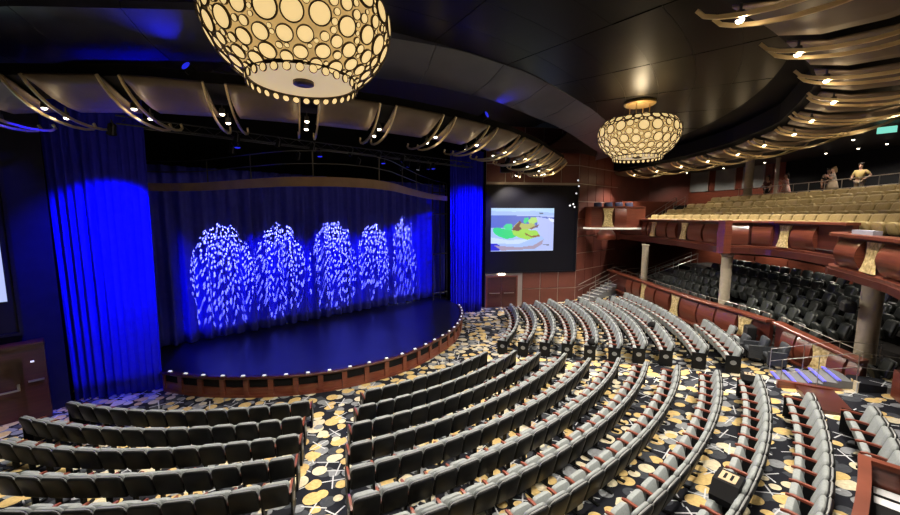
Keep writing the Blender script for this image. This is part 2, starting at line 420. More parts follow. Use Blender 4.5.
# right-hand wall with its red panels
Q1, Q2, Q3 = W(4.2, 10.3), W(7.9, 16.0), W(8.0, 22.0)
mb = MB(); wall_quad(mb, Q1, Q2, 0, 12.5); wall_quad(mb, Q2, Q3, 0, 12.5)
wr = struct(mb.build('wall_right', M['joint']))
def wall_frame(p0, p1):
    d = (p1 - p0); ln = d.length; d = d / ln; n_ = Vector((d.y, -d.x, 0))
    c3 = Vector((C.x + A2.x * 14, C.y + A2.y * 14, 0))
    if n_.dot(c3 - p0) < 0: n_ = -n_
    return d, n_, ln
tile_cache = {}
def tiles(p0, p1, w_, h_, z0, z1, parent, m, skip, gap=0.045, thick=0.03):
    d, n_, ln = wall_frame(p0, p1); nx = int(round(ln / w_)); ww = ln / nx; nz = int(round((z1 - z0) / h_)); hh = (z1 - z0) / nz
    key = (round(ww, 3), round(hh, 3), m)
    if key not in tile_cache:
        b = MB(); hx, hz = ww / 2 - gap / 2, hh / 2 - gap / 2
        lo = [(-hx, 0, -hz), (hx, 0, -hz), (hx, 0, hz), (-hx, 0, hz)]; e_ = 0.012
        up = [(-hx + e_, -thick, -hz + e_), (hx - e_, -thick, -hz + e_), (hx - e_, -thick, hz - e_), (-hx + e_, -thick, hz - e_)]
        b.loops([lo, up]); tile_cache[key] = b.mesh('wall_panel', M[m])
    ang = atan2(-n_.y, -n_.x) - pi / 2       # local -y looks along the wall normal
    for i in range(nx):
        for k in range(nz):
            c_ = p0 + d * (ww * (i + 0.5)); z = z0 + hh * (k + 0.5)
            if skip(ww * (i + 0.5), z): continue
            o = link('wall_panel', tile_cache[key], parent, (c_.x + n_.x * 0.004, c_.y + n_.y * 0.004, z), ang)
d1, n1, l1 = wall_frame(Q1, Q2)
tiles(Q1, Q2, 1.27, 1.28, 0.0, 12.5, wr, 'tile', lambda x, z: (x < 6.7 and 2.5 < z < 8.5) or (x < 2.4 and z < 2.4))
tiles(Q2, Q3, 1.25, 1.28, 0.0, 12.5, wr, 'tile', lambda x, z: False)
def on_wall(p0, p1, x, z, off=0.0):
    d, n_, ln = wall_frame(p0, p1); q = p0 + d * x + n_ * off; return Vector((q.x, q.y, z))
def wall_box(mb, p0, p1, x0, x1, z0, z1, o0, o1, mi=0):
    L = []
    for x in (x0, x1):
        L.append([on_wall(p0, p1, x, z0, o0), on_wall(p0, p1, x, z0, o1), on_wall(p0, p1, x, z1, o1), on_wall(p0, p1, x, z1, o0)])
    mb.loops(L, mi=mi)
# door under the screen
def make_door(p0, p1, x0, x1, z1, name, m='wooddark'):
    root = on_wall(p0, p1, (x0 + x1) / 2, 0)
    mb = MB(); wall_box(mb, p0, p1, x0 - 0.12, x0, 0, z1 + 0.12, 0.0, 0.10); wall_box(mb, p0, p1, x1, x1 + 0.12, 0, z1 + 0.12, 0.0, 0.10)
    wall_box(mb, p0, p1, x0, x1, z1, z1 + 0.12, 0.0, 0.10)
    dr = struct(mb.build(name, M['wood']))
    mid = (x0 + x1) / 2
    for a_, b_ in ((x0, mid - 0.01), (mid + 0.01, x1)):
        mb = MB(); wall_box(mb, p0, p1, a_, b_, 0.01, z1, 0.0, 0.05); lf = mb.build('door_leaf', M[m], dr)
        mb = MB(); wall_box(mb, p0, p1, a_ + 0.15, b_ - 0.15, 1.0, 1.05, 0.09, 0.13); wall_box(mb, p0, p1, a_ + 0.15, a_ + 0.2, 1.0, 1.05, 0.05, 0.09); wall_box(mb, p0, p1, b_ - 0.2, b_ - 0.15, 1.0, 1.05, 0.05, 0.09)
        mb.build('push_bar', M['steel'], lf)
    return dr
make_door(Q1, Q2, 0.15, 2.25, 2.15, 'door_1')
mb = MB(); wall_box(mb, Q1, Q2, 0.95, 1.4, 2.33, 2.42, 0.04, 0.16); o = tag(mb.build('door_light', M['lamp']), 'small lit lamp box over the door under the screen', 'lamp')
# projection screens
def picture_mesh(p0, p1, x0, x1, z0, z1, off):
    nx, nz = 90, 66; V, Fc = [], []
    for j in range(nz + 1):
        for i in range(nx + 1): V.append(tuple(on_wall(p0, p1, x0 + (x1 - x0) * i / nx, z0 + (z1 - z0) * j / nz, off)))
    def inside(poly, x, y):
        r_ = False; k = len(poly) - 1
        for i in range(len(poly)):
            (xi, yi), (xj, yj) = poly[i], poly[k]
            if (yi > y) != (yj > y) and x < (xj - xi) * (y - yi) / (yj - yi) + xi: r_ = not r_
            k = i
        return r_
    S_ = lambda *p: [((x - 62) / 530, 1 - (y - 68) / 375) for x, y in p]
    shapes = [(S_((62, 68), (592, 68), (592, 132), (62, 132)), (0.62, 0.78, 0.95)),
              (S_((62, 92), (250, 100), (420, 92), (592, 110), (592, 132), (62, 132)), (0.52, 0.66, 0.92)),
              (S_((62, 130), (440, 136), (592, 150), (592, 240), (62, 240)), (0.22, 0.30, 0.72)),
              (S_((440, 140), (540, 160), (592, 200), (592, 440), (440, 440), (470, 330)), (0.62, 0.68, 0.95)),
              (S_((62, 240), (470, 300), (520, 340), (440, 440), (62, 440)), (0.55, 0.68, 0.96)),
              (S_((62, 320), (200, 345), (400, 340), (300, 380), (62, 375)), (0.72, 0.82, 1.0)),
              (S_((62, 375), (110, 375), (190, 430), (62, 440)), (0.08, 0.08, 0.75)),
              (S_((90, 392), (300, 410), (420, 395), (508, 342), (495, 385), (430, 425), (150, 436)), (0.55, 0.48, 0.60)),
              (S_((75, 245), (110, 235), (165, 245), (240, 262), (290, 300), (250, 325), (190, 336), (120, 310), (85, 280)), (0.10, 0.78, 0.36)),
              (S_((160, 230), (190, 203), (240, 208), (235, 262), (185, 255)), (0.15, 0.80, 0.45)),
              (S_((235, 262), (340, 240), (390, 260), (450, 265), (475, 310), (430, 325), (370, 345), (300, 325), (250, 300)), (0.52, 0.80, 0.22)),
              (S_((330, 190), (340, 155), (370, 148), (375, 180), (350, 205)), (0.12, 0.76, 0.42)),
              (S_((370, 175), (400, 145), (440, 150), (452, 185), (420, 205), (380, 200)), (0.60, 0.82, 0.35)),
              (S_((250, 225), (290, 185), (340, 205), (400, 200), (440, 215), (400, 250), (330, 250), (260, 250)), (0.62, 0.66, 0.30)),
              (S_((228, 255), (262, 222), (300, 178), (318, 190), (300, 225), (320, 250), (290, 268)), (0.32, 0.17, 0.14)),
              (S_((345, 280), (400, 312), (470, 300), (474, 316), (410, 326), (350, 300)), (0.45, 0.28, 0.15)),
              (S_((380, 245), (430, 225), (468, 206), (455, 228), (400, 255)), (0.38, 0.25, 0.22)),
              (S_((460, 108), (490, 106), (506, 116), (470, 118)), (0.2, 0.24, 0.4)),
              (S_((540, 152), (592, 165), (592, 195), (560, 180)), (0.85, 0.88, 1.0)),
              (S_((505, 385), (556, 388), (556, 396), (505, 393)), (0.3, 0.32, 0.45))]
    cols = []
    for j in range(nz):
        for i in range(nx):
            a_ = j * (nx + 1) + i; Fc.append((a_, a_ + 1, a_ + nx + 2, a_ + nx + 1))
            x, y = (i + 0.5) / nx, (j + 0.5) / nz; c_ = (0.62, 0.70, 0.95)
            for poly, cc in shapes:
                if inside(poly, x, y): c_ = cc
            cols.append(tuple(v_ ** 1.6 for v_ in c_))
    me = bpy.data.meshes.new('screen_picture'); me.from_pydata(V, [], Fc)
    ca_ = me.color_attributes.new('picture', 'FLOAT_COLOR', 'CORNER')
    for p_ in me.polygons:
        for li in p_.loop_indices: ca_.data[li].color = (*cols[p_.index], 1)
    m = mat('screen_picture', (0.02, 0.02, 0.02), 0.5); n, l, b = nodes(m)
    at = n.new('ShaderNodeAttribute'); at.attribute_name = 'picture'
    l.new(at.outputs['Color'], b.inputs['Emission Color']); b.inputs['Emission Strength'].default_value = 1.05
    me.materials.append(m); return me
def screen(p0, p1, x0, x1, z0, z1, px0, px1, pz0, pz1, label, mirror=False):
    root = thing_at('projection_screen', label, 'screen', on_wall(p0, p1, (x0 + x1) / 2, z0))
    mb = MB(); wall_box(mb, p0, p1, px0, px1, pz0, pz1, 0.0, 0.06); part(mb, 'backing_panel', M['blackgloss'], root)
    for a_, b_, c_, d_ in ((px0, px1, pz0, pz0 + 0.09), (px0, px1, pz1 - 0.09, pz1), (px0, px0 + 0.09, pz0 + 0.09, pz1 - 0.09), (px1 - 0.09, px1, pz0 + 0.09, pz1 - 0.09)):
        mb = MB(); wall_box(mb, p0, p1, a_, b_, c_, d_, 0.05, 0.14); part(mb, 'frame_rail', M['blackgloss'], root)
    if mirror: rel(link('picture', picture_mesh(p0, p1, x1, x0, z0, z1, 0.09), root), root)
    else: rel(link('picture', picture_mesh(p0, p1, x0, x1, z0, z1, 0.09), root), root)
    return root
screen(Q1, Q2, 0.36, 4.95, 4.0, 7.0, -0.05, 6.72, 2.45, 8.6, 'lit projection screen with green island picture on black panel, whole in view')
# left-hand wall: navy, with a mahogany door vestibule
QL1, QL2, QL3 = W(4.0, -10.35), W(4.3, -12.3), W(5.2, -18.15)
mb = MB(); wall_quad(mb, QL1, QL2, 0, 13); wall_quad(mb, QL2, QL3, 0, 13); wl = struct(mb.build('wall_left', M['navywall']))
QLs = QL3
screen(QL1, QLs, 1.10, 5.6, 3.85, 6.8, 0.85, 7.1, 2.75, 8.6, 'lit projection screen cut by the picture edge above the mahogany door wall', True)
VL1, VL2 = W(4.55, -10.75), W(4.85, -14.5)
mb = MB(); wall_box(mb, VL1, VL2, 0.0, 0.5, 0, 2.45, -0.5, 0.0); wall_box(mb, VL1, VL2, 0.5, 2.9, 2.1, 2.45, -0.5, 0.0); wall_box(mb, VL1, VL2, 2.9, 3.7, 0, 2.45, -0.5, 0.0)
dl = struct(mb.build('door_2', M['wooddark']))
mb = MB(); wall_box(mb, VL1, VL2, 0.5, 2.9, 0.02, 2.1, -0.35, -0.28); lf = mb.build('door_leaf', M['wooddark'], dl)
mb = MB(); wall_box(mb, VL1, VL2, 0.62, 2.8, 1.0, 1.05, -0.22, -0.18); wall_box(mb, VL1, VL2, 0.62, 0.68, 1.0, 1.2, -0.28, -0.18); mb.build('push_bar', M['steel'], lf)
mb = MB(); wall_box(mb, VL1, VL2, 0.08, 0.42, 1.28, 1.33, 0.0, 0.06); mb.build('handrail', M['steel'], dl)
mb = MB(); wall_box(mb, VL1, VL2, 0.0, 3.7, 2.45, 2.52, -0.55, 0.06); mb.build('cornice', M['wooddark'], dl)
mb = MB(); wall_box(mb, VL1, VL2, 0.25, 0.33, 1.90, 1.95, 0.0, 0.02); tag(mb.build('wall_light', M['lampwhite']), 'tiny white indicator light on the mahogany door wall', 'lamp')

# ------------------------------------------------------------------ ceilings
cp = MB(); ceil_root = None
mb = MB()
for t0 in range(-110, 110, 5):
    mb.quad(P(14.3, t0, 11.0), P(14.3, t0 + 5, 11.0), P(25.2, t0 + 5, 11.0), P(25.2, t0, 11.0))
ce = struct(mb.build('ceiling', M['black']))
random.seed(4)
for k in range(6):
    r0, r1 = 14.3 + 1.06 * k, 14.3 + 1.06 * (k + 1)
    pm = MB(); h = 5.0 * pi / 180
    up = []; lo = []
    for rr in (r0 + 0.004, r1 - 0.004):
        for i in range(5):
            g = -h + 0.001 + (2 * h - 0.002) * i / 4
            up.append((rr * cos(g), rr * sin(g), 0.05)); lo.append((rr * cos(g), rr * sin(g), -0.0))
    L0 = [lo[i] for i in range(5)] + [lo[9 - i] for i in range(5)]; L1 = [up[i] for i in range(5)] + [up[9 - i] for i in range(5)]
    pm.loops([L0, L1]); me = pm.mesh('ceiling_panel', M['ceiling'])
    for t in range(-65, 86, 10):
        o = link('ceiling_panel', me, ce, (C.x, C.y, 10.82 + random.uniform(-0.006, 0.006)), AX + radians(t))
mb = MB()
for t0 in range(-110, 110, 5): mb.quad(P(0.0, t0, 12.6), P(0.0, t0 + 5, 12.6), P(14.6, t0 + 5, 12.6), P(14.6, t0, 12.6))
for r0, r1 in ((24.9, 34),):
    for t0 in range(-40, 110, 5): mb.quad(P(r0, t0, 10.3), P(r0, t0 + 5, 10.3), P(r1, t0 + 5, 10.3), P(r1, t0, 10.3))
struct(mb.build('ceiling', mat('ceiling_brown', (0.022, 0.016, 0.013), 0.6)))
sp = Path([P(14.2, -75), P(13.9, -48), P(13.95, -30), P(14.05, -14), P(14.36, -7), P(14.55, 4), P(15.1, 22.7), P(15.7, 31), P(16.5, 39), P(18.4, 50), P(20, 60)], 240, 1)
for i in range(16):
    s0, s1 = sp.len * i / 16, sp.len * (i + 1) / 16
    mbp = sweep(sp, [(0.0, 10.80), (0.0, 10.95), (1.45, 10.62), (1.45, 10.32), (0.7, 10.48)], s0 + 0.012, s1 - 0.012, 0.5)
    o = mbp.build('soffit_panel', M['soffit'], ce, True)
    smooth_by_angle(o.data, 30)

# ------------------------------------------------------------------ lamps that hang on ring and bridge
def lamp_meshes():
    b = MB(); b.lathe([(0.025, 0.14), (0.05, 0.12), (0.062, 0.0), (0.072, 0.0), (0.06, 0.14)], 10, cap=False); b.box((0, 0, 0.2), (0.03, 0.03, 0.12))
    a_ = b.mesh('lamp_can', M['darkmetal'])
    b = MB(); b.lathe([(0.062, 0.005), (0.045, -0.03), (0.015, -0.04)], 10); c_ = b.mesh('lamp_lens', M['lamp']); return a_, c_
LCAN, LLENS = lamp_meshes()
def lamp(loc, tgt, label, group, energy, size=110, color=WARM, light=True, glow=0):
    o = thing('spotlight', label, 'spotlight', loc, 0, group)
    link('lamp_can', LCAN, o); link('lens', LLENS, o)
    if glow:
        d = bpy.data.lights.new('bulb_glow', 'POINT'); d.energy = glow; d.color = (1.0, 0.74, 0.42); d.shadow_soft_size = 0.05
        g_ = bpy.data.objects.new('bulb_glow', d); COL.objects.link(g_); g_.location = Vector(loc) - Vector((0, 0, 0.12))
    if light: spot('spot_beam', Vector(loc) - Vector((0, 0, 0.08)), tgt, energy, color, size, 0.6, 0.08)
    return o

# ------------------------------------------------------------------ light bridge over the stage front
bpth = Path([P(14.2, -66), P(13.6, -52), P(13.3, -39), P(12.95, -29), P(12.75, -20), P(12.7, -11), P(12.7, -1), P(12.8, 11), P(13.1, 26), P(13.8, 39), P(14.7, 47), P(15.1, 52), P(14.8, 57), P(13.6, 61), P(11.8, 64)], 400, 1)
bridge = thing_at('light_bridge', 'curved tan light bridge with brass hoops over the stage front', 'light bridge', P(12, 0, 9.0))
BT = 9.6
def bprof(k):  # the soffit of the bridge: top edge by the audience, bottom edge nearer the stage
    return [(0.0, BT), (0.28, BT - 0.12), (0.62, BT - 0.30), (1.0, BT - 0.42), (1.35, BT - 0.46)][k]
hoop_prof = [(-0.03, BT + 0.02), (0.10, BT - 0.15), (0.30, BT - 0.33), (0.55, BT - 0.50), (0.85, BT - 0.63), (1.2, BT - 0.72), (1.6, BT - 0.76), (1.95, BT - 0.75), (2.18, BT - 0.70), (2.28, BT - 0.62), (2.22, BT - 0.52)]
def hoop_mesh(path, s_, prof, wd, th_=0.032):
    mb = MB(); L = []
    for i, (o_, z_) in enumerate(prof):
        j0, j1 = max(0, i - 1), min(len(prof) - 1, i + 1)
        tx, tz = prof[j1][0] - prof[j0][0], prof[j1][1] - prof[j0][1]; ln = hypot(tx, tz); nx_, nz_ = -tz / ln * th_, tx / ln * th_
        L.append([path.pt(s_ - wd / 2, o_ - nx_, z_ - nz_), path.pt(s_ + wd / 2, o_ - nx_, z_ - nz_), path.pt(s_ + wd / 2, o_ + nx_, z_ + nz_), path.pt(s_ - wd / 2, o_ + nx_, z_ + nz_)])
    mb.loops(L); return mb
# spine above the panels
part(sweep(bpth, [(0.15, BT + 0.05), (0.15, BT + 0.30), (1.1, BT + 0.20), (1.1, BT - 0.2)], 0, bpth.len), 'spine', M['black'], bridge)
brd_lamps = []
mod = 2.12; nmod = int(bpth.len / mod)
s_off = bpth.find_px(108, BT) % mod
i = -1
while True:
    i += 1; s_ = s_off + i * mod
    if s_ > bpth.len - 0.3: break
    g = 0.24
    e_ = min(s_ + mod - g, bpth.len)
    part(sweep(bpth, [bprof(k) for k in range(5)] + [(bprof(k)[0] + 0.02, bprof(k)[1] + 0.05) for k in reversed(range(5))], s_ + g, e_, 0.25), 'fascia_panel', M['tan'], bridge, True)
    for q in (-g + 0.0, g):
        ho = part(hoop_mesh(bpth, s_ + q, hoop_prof, 0.04), 'hoop', M['hoop'], bridge)
        smooth_by_angle(ho.data, 50)
    brd_lamps.append((bpth.pt(s_ - 0.05, 0.72, BT - 0.52), bpth.pt(s_ - 0.05, 1.25, BT - 0.62), s_))
for p0, p1, s_ in brd_lamps:
    tg = bpth.pt(s_, -3.6, 0)
    lamp(p0, tg, 'small bright spotlight between the hoops of the tan light bridge', 'spotlights on the light bridge', BRIDGE_LAMP_W, 98, glow=6)
    lamp(p1, tg, 'small bright spotlight between the hoops of the tan light bridge', 'spotlights on the light bridge', 0, light=False)

# ------------------------------------------------------------------ ring over the balcony edge
rpth = Path([P(19.5, -24), P(19.6, -12), P(19.8, -5), P(20.2, 1), P(20.8, 9), P(21.4, 16), P(22.0, 29), P(22.2, 40), P(22.2, 50), P(22.4, 62), P(22.6, 70)], 300, 1)
ring = thing_at('ceiling_ring', 'ring of tan panels and glowing brass hoops above the balcony edge', 'ceiling ring', P(22, 20, 9.4))
RT = 9.86
rp_panel = [(-0.1, RT), (-0.7, RT - 0.20), (-1.5, RT - 0.26), (-2.3, RT - 0.16), (-3.0, RT + 0.08)]
rp_hoop = [(0.16, RT - 0.06), (0.05, RT - 0.19), (-0.15, RT - 0.29), (-0.5, RT - 0.40), (-0.9, RT - 0.48), (-1.35, RT - 0.52), (-1.8, RT - 0.50), (-2.25, RT - 0.42), (-2.65, RT - 0.28), (-3.0, RT - 0.08), (-3.15, RT + 0.12)]
part(sweep(rpth, [(0.05, RT + 0.2), (0.05, RT + 0.9), (-3.3, RT + 0.9), (-3.3, RT + 0.2)], 0, rpth.len, 0.6), 'spine', M['black'], ring)
rmod = 2.35; off0 = 0.4; i = 0
ring_lamps = []
s_off = rpth.find_px(833, RT - 0.3) % rmod
while True:
    s_ = s_off + i * rmod; i += 1
    if s_ > rpth.len - 0.3: break
    g = 0.26; e_ = min(s_ + rmod - g, rpth.len)
    part(sweep(rpth, rp_panel + [(o_, z_ + 0.05) for o_, z_ in reversed(rp_panel)], s_ + g, e_, 0.3), 'soffit_panel', M['tan'], ring, True)
    for q in (-g, g):
        ho = part(hoop_mesh(rpth, s_ + q, rp_hoop, 0.05), 'hoop', M['hoop'], ring); smooth_by_angle(ho.data, 50)
    ring_lamps.append((rpth.pt(s_, -0.35, RT - 0.36), rpth.pt(s_, -2.3, RT - 0.06), s_))
for p0, p1, s_ in ring_lamps:
    lamp(p0, rpth.pt(s_, 2.2, 0), 'bright spotlight between the brass hoops of the balcony ceiling ring', 'spotlights on the balcony ring', RING_LAMP_W, 116, glow=9)
    lamp(p1, rpth.pt(s_, -3.0, 5), 'bright spotlight between the brass hoops of the balcony ceiling ring', 'spotlights on the balcony ring', RING_LAMP_W * 0.10, 120, glow=5)
for r_, th in ((30.1, 48.7), (30.3, 45.7), (27.7, 40.6), (30.4, 43.2), (30.0, 56), (30.0, 62), (30, 68), (27.5, 33)):  # the far-end ones are added to brighten the rear wall panes
    lamp(P(r_, th, 10.12), P(r_ + 1.2, th, 0), 'small downlight in the dark ceiling above the balcony walkway', 'downlights over the balcony walkway', 300, 140)
# ------------------------------------------------------------------ mezzanine
mz1 = Path([P(21.4, 66), P(20.7, 58), P(20.4, 52), P(20.3, 46), P(20.75, 37), P(21.5, 32), P(22.1, 27.9)], 240, 1)
mz2 = Path([P(22.25, 27.6), P(22.55, 26), P(23.0, 24.2), P(23.45, 22.6), P(23.75, 21.6)], 120, 1); mz2.slope = -0.5
ORN = {}
def ornament_part(root, path, s_, z0, z1, wd, off):
    """gilt hourglass plaque: rim bars, embossed ground and a small dark figure"""
    hgt = z1 - z0
    def outl(k, z, shrink=0.0):
        f = (z - z0) / hgt; w_ = wd * (0.40 + 0.42 * (2 * f - 1) ** 2 * 0.5) - shrink
        return w_
    mb = MB(); L = []
    for j in range(9):
        z = z0 + hgt * j / 8; w_ = outl(0, z); o_ = off + 0.10 * (1 - j / 8)
        L.append([path.pt(s_ - w_, o_, z), path.pt(s_ + w_, o_, z), path.pt(s_ + w_, o_ - 0.05, z), path.pt(s_ - w_, o_ - 0.05, z)])
    mb.loops(L); pl = part(mb, 'gilt_plaque', M['ornament'], root)
    for sg in (-1, 1):
        mb = MB(); mb.tube([path.pt(s_ + sg * outl(0, z0 + hgt * j / 8), off + 0.02 + 0.10 * (1 - j / 8), z0 + hgt * j / 8) for j in range(9)], 0.022, 5)
        o = mb.build('rim', M['gilt_rim'], pl); o.matrix_parent_inverse = (root.matrix_basis).inverted()
    mb = MB(); mb.tube([path.pt(s_ - outl(0, z1), off + 0.03, z1), path.pt(s_ + outl(0, z1), off + 0.03, z1)], 0.025, 5); o = mb.build('rim', M['gilt_rim'], pl); o.matrix_parent_inverse = root.matrix_basis.inverted()
    mb = MB(); zc = z0 + hgt * 0.52
    mb.tube([path.pt(s_, off + 0.07, zc - 0.12), path.pt(s_, off + 0.10, zc), path.pt(s_, off + 0.07, zc + 0.13)], [0.02, 0.065, 0.015], 6)
    o = mb.build('figure', M['darkmetal'], pl); o.matrix_parent_inverse = root.matrix_basis.inverted()
def barrel_panel(root, path, s0, s1, z0, z1, off, bulge, m='woodh'):
    L = []; n = 8; prof = []
    for j in range(n + 1):
        f = j / n; prof.append((off + bulge * sin(pi * f) ** 0.8, z0 + (z1 - z0) * f))
    prof += [(off - 0.06, z1), (off - 0.06, z0)]
    o = part(sweep(path, prof, s0, s1, 0.3), 'front_panel', M[m], root); smooth_by_angle(o.data, 40)
def front(path, root, items, zwall0, ztop, pz0, pz1, zpx, bulge=0.14, floor_follow=False):
    """wall, ledge and the row of barrel panels and gilt plaques along a curved front"""
    part(sweep(path, [(-0.02, zwall0), (-0.02, ztop - 0.1), (-0.18, ztop - 0.1), (-0.18, zwall0)], 0, path.len), 'wall_core', M['wooddark'], root)
    o = part(sweep(path, [(0.17, ztop - 0.1), (0.17, ztop - 0.02), (0.13, ztop), (-0.22, ztop), (-0.22, ztop - 0.1)], 0, path.len), 'ledge', M['wood'], root)
    part(sweep(path, [(0.10, pz0 - 0.14), (0.12, pz0 - 0.05), (-0.03, pz0 - 0.02), (-0.03, pz0 - 0.14)], 0, path.len), 'lower_rail', M['wood'], root)
    for it in items:
        if it[0] == 'P':
            a_, b_ = path.find_px(it[1], zpx), path.find_px(it[2], zpx)
            barrel_panel(root, path, min(a_, b_), max(a_, b_), pz0, pz1, 0.0, bulge)
        else:
            ornament_part(root, path, path.find_px(it[1], zpx), pz0, pz1, it[2] if len(it) > 2 else 0.62, 0.02)
m1 = thing_at('mezzanine_balustrade', 'mahogany mezzanine front with barrel panels and gilt plaques behind grey seats', 'balustrade', P(20.6, 42, 0.6))
front(mz1, m1, [('P', 627.5, 632.5), ('P', 634, 641), ('O', 643.6, .5), ('P', 646.5, 655.5), ('P', 657, 670), ('O', 675.5), ('P', 682, 697.5), ('P', 699, 715), ('P', 717, 737), ('O', 744.5)], 0.2, 2.35, 1.1, 2.16, 1.65)
m2 = thing_at('mezzanine_balustrade', 'lower mahogany mezzanine front with one gilt plaque beside the blue-lit stairs', 'balustrade', P(23.5, 27, 0.6))
front(mz2, m2, [('P', 783, 795), ('P', 797, 812), ('O', 822), ('P', 829, 845), ('P', 848, 863)], 0.8, 2.35, 1.25, 2.16, 1.75)
# rows of the mezzanine floor: terraces behind the front
def terraces(name, rfun, th0, th1, z0, dz, dr, n, m, first=0.2, zb=None):
    mb = MB()
    k = int((th1 - th0) / 3)
    for j in range(n):
        for i in range(k):
            a_, b_ = th0 + (th1 - th0) * i / k, th0 + (th1 - th0) * (i + 1) / k
            r0a, r0b = rfun(a_) + first + dr * j, rfun(b_) + first + dr * j
            r1a, r1b = r0a + dr, r0b + dr
            if j == 0: r0a -= first * 0.9; r0b -= first * 0.9
            if j == n - 1: r1a += 3; r1b += 3
            za, zb_ = z0(a_, j), z0(b_, j); d_ = 0.45
            mb.quad(P(r0a, a_, za), P(r1a, a_, za), P(r1b, b_, zb_), P(r0b, b_, zb_))
            mb.quad(P(r0a, a_, za - d_), P(r0a, a_, za), P(r0b, b_, zb_), P(r0b, b_, zb_ - d_))
        for th in (th0, th1):
            r0 = rfun(th) + first + dr * j; mb.quad(P(r0, th, 0.2 if zb is None else zb), P(r0 + dr + (3 if j == n - 1 else 0), th, 0.2 if zb is None else zb), P(r0 + dr + (3 if j == n - 1 else 0), th, z0(th, j)), P(r0, th, z0(th, j)))
    return struct(mb.build(name, m))
MZR = lambda th: interp([(20, 24.0), (21.6, 23.8), (24.2, 23.0), (27.6, 22.3), (32, 21.55), (37, 20.8), (46, 20.3), (52, 20.4), (58, 20.7), (66, 21.4)], th)
def MZZ(th, j):
    w_ = min(1.0, max(0.0, (28.5 - th) / 7)); return 1.42 - 0.48 * w_ + (0.28 + 0.14 * w_) * j
M['terrace'] = mat('terrace_carpet', (0.018, 0.015, 0.014), 0.9)
terraces('floor', MZR, 21.5, 62, MZZ, 0.28, 0.95, 6, M['terrace'], 0.22)
# balcony
bl1 = Path([P(22.6, 68), P(22.0, 60), P(21.7, 48), P(21.5, 38.5), P(21.6, 37), P(22.6, 36.2), P(23.2, 34.5), P(23.45, 30), P(23.5, 24)], 300, 1)
b1 = thing_at('balcony_balustrade', 'mahogany balcony front with barrel panels and gilt plaques under gold seats', 'balustrade', P(22, 45, 4.9))
BF = [('P', 643, 647.5), ('P', 648.5, 652), ('O', 654, .5), ('P', 658, 667), ('P', 668.5, 677), ('O', 684.5), ('P', 690, 703.5), ('P', 705.5, 720), ('P', 731, 748), ('P', 752, 773), ('O', 785, .55), ('P', 793, 817)]
front(bl1, b1, BF, 4.85, 6.25, 5.12, 6.06, 5.6)
o = part(sweep(bl1, [(0.20, 4.70), (0.20, 4.98), (-0.3, 4.98), (-0.3, 4.70)], 0, bl1.len), 'beam', M['wooddark'], b1)
s_ = bl1.find_px(725.5, 5.4)
part(sweep(bl1, [(0.22, 4.68), (0.22, 6.25), (-0.1, 6.25), (-0.1, 4.68)], s_ - 0.2, s_ + 0.2), 'pilaster', M['wood'], b1)
bx = Path([P(23.7, 22.6), P(22.9, 22.3), P(22.62, 20.6), P(22.7, 16), P(22.85, 12), P(23.0, 4)], 200, 0)
b2 = thing_at('balcony_box', 'projecting mahogany balcony box with one large gilt plaque above dark seats', 'balustrade', P(22.8, 15, 4.5))
front(bx, b2, [('P', 841, 863), ('O', 873.5, .62), ('P', 885, 915)], 4.7, 5.96, 4.98, 5.78, 5.35, 0.18)
part(sweep(bx, [(0.16, 4.66), (0.16, 4.84), (-0.6, 4.84), (-0.6, 4.66)], 0, bx.len), 'beam', M['wooddark'], b2)
mb = MB(); p_, q_ = bx.at(bx.find_px(852, 6))[0], bx.at(bx.find_px(884, 6))[0]
# underside and terraces of the balcony
BLR = lambda th: interp([(4, 23.2), (22, 23.2), (34, 23.2), (36, 22.4), (38.5, 21.6), (48, 21.75), (60, 22.1), (68, 22.7)], th)
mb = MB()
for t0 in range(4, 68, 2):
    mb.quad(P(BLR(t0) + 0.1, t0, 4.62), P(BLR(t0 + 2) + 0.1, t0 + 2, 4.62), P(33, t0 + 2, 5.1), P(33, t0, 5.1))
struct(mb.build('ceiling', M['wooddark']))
def bal_floor():
    mb = MB(); zs = [5.22, 5.62, 6.01, 6.39, 6.82, 7.3]; 
    for i in range(32):
        a_, b_ = 4 + 2 * i, 6 + 2 * i
        ra = [BLR(a_) + 0.15, 23.62, 24.57, 25.52, 26.47, 27.6, 33]; rb_ = [BLR(b_) + 0.15, 23.62, 24.57, 25.52, 26.47, 27.6, 33]
        for j in range(6):
            mb.quad(P(ra[j], a_, zs[j]), P(ra[j + 1], a_, zs[j]), P(rb_[j + 1], b_, zs[j]), P(rb_[j], b_, zs[j]))
            if j: mb.quad(P(ra[j], a_, zs[j - 1]), P(ra[j], a_, zs[j]), P(rb_[j], b_, zs[j]), P(rb_[j], b_, zs[j - 1]))
    return struct(mb.build('floor', M['terrace']))
bal_floor()
mb = MB(); pa_, pb_ = bx.find_px(853, 6.05), bx.find_px(874, 6.05)
part(sweep(bx, [(0.02, 5.96), (0.02, 6.08), (-0.16, 6.08), (-0.16, 5.96)], min(pa_, pb_), max(pa_, pb_)), 'pale_sign_board', mat('sign_board', (0.32, 0.33, 0.40), 0.6), b2)

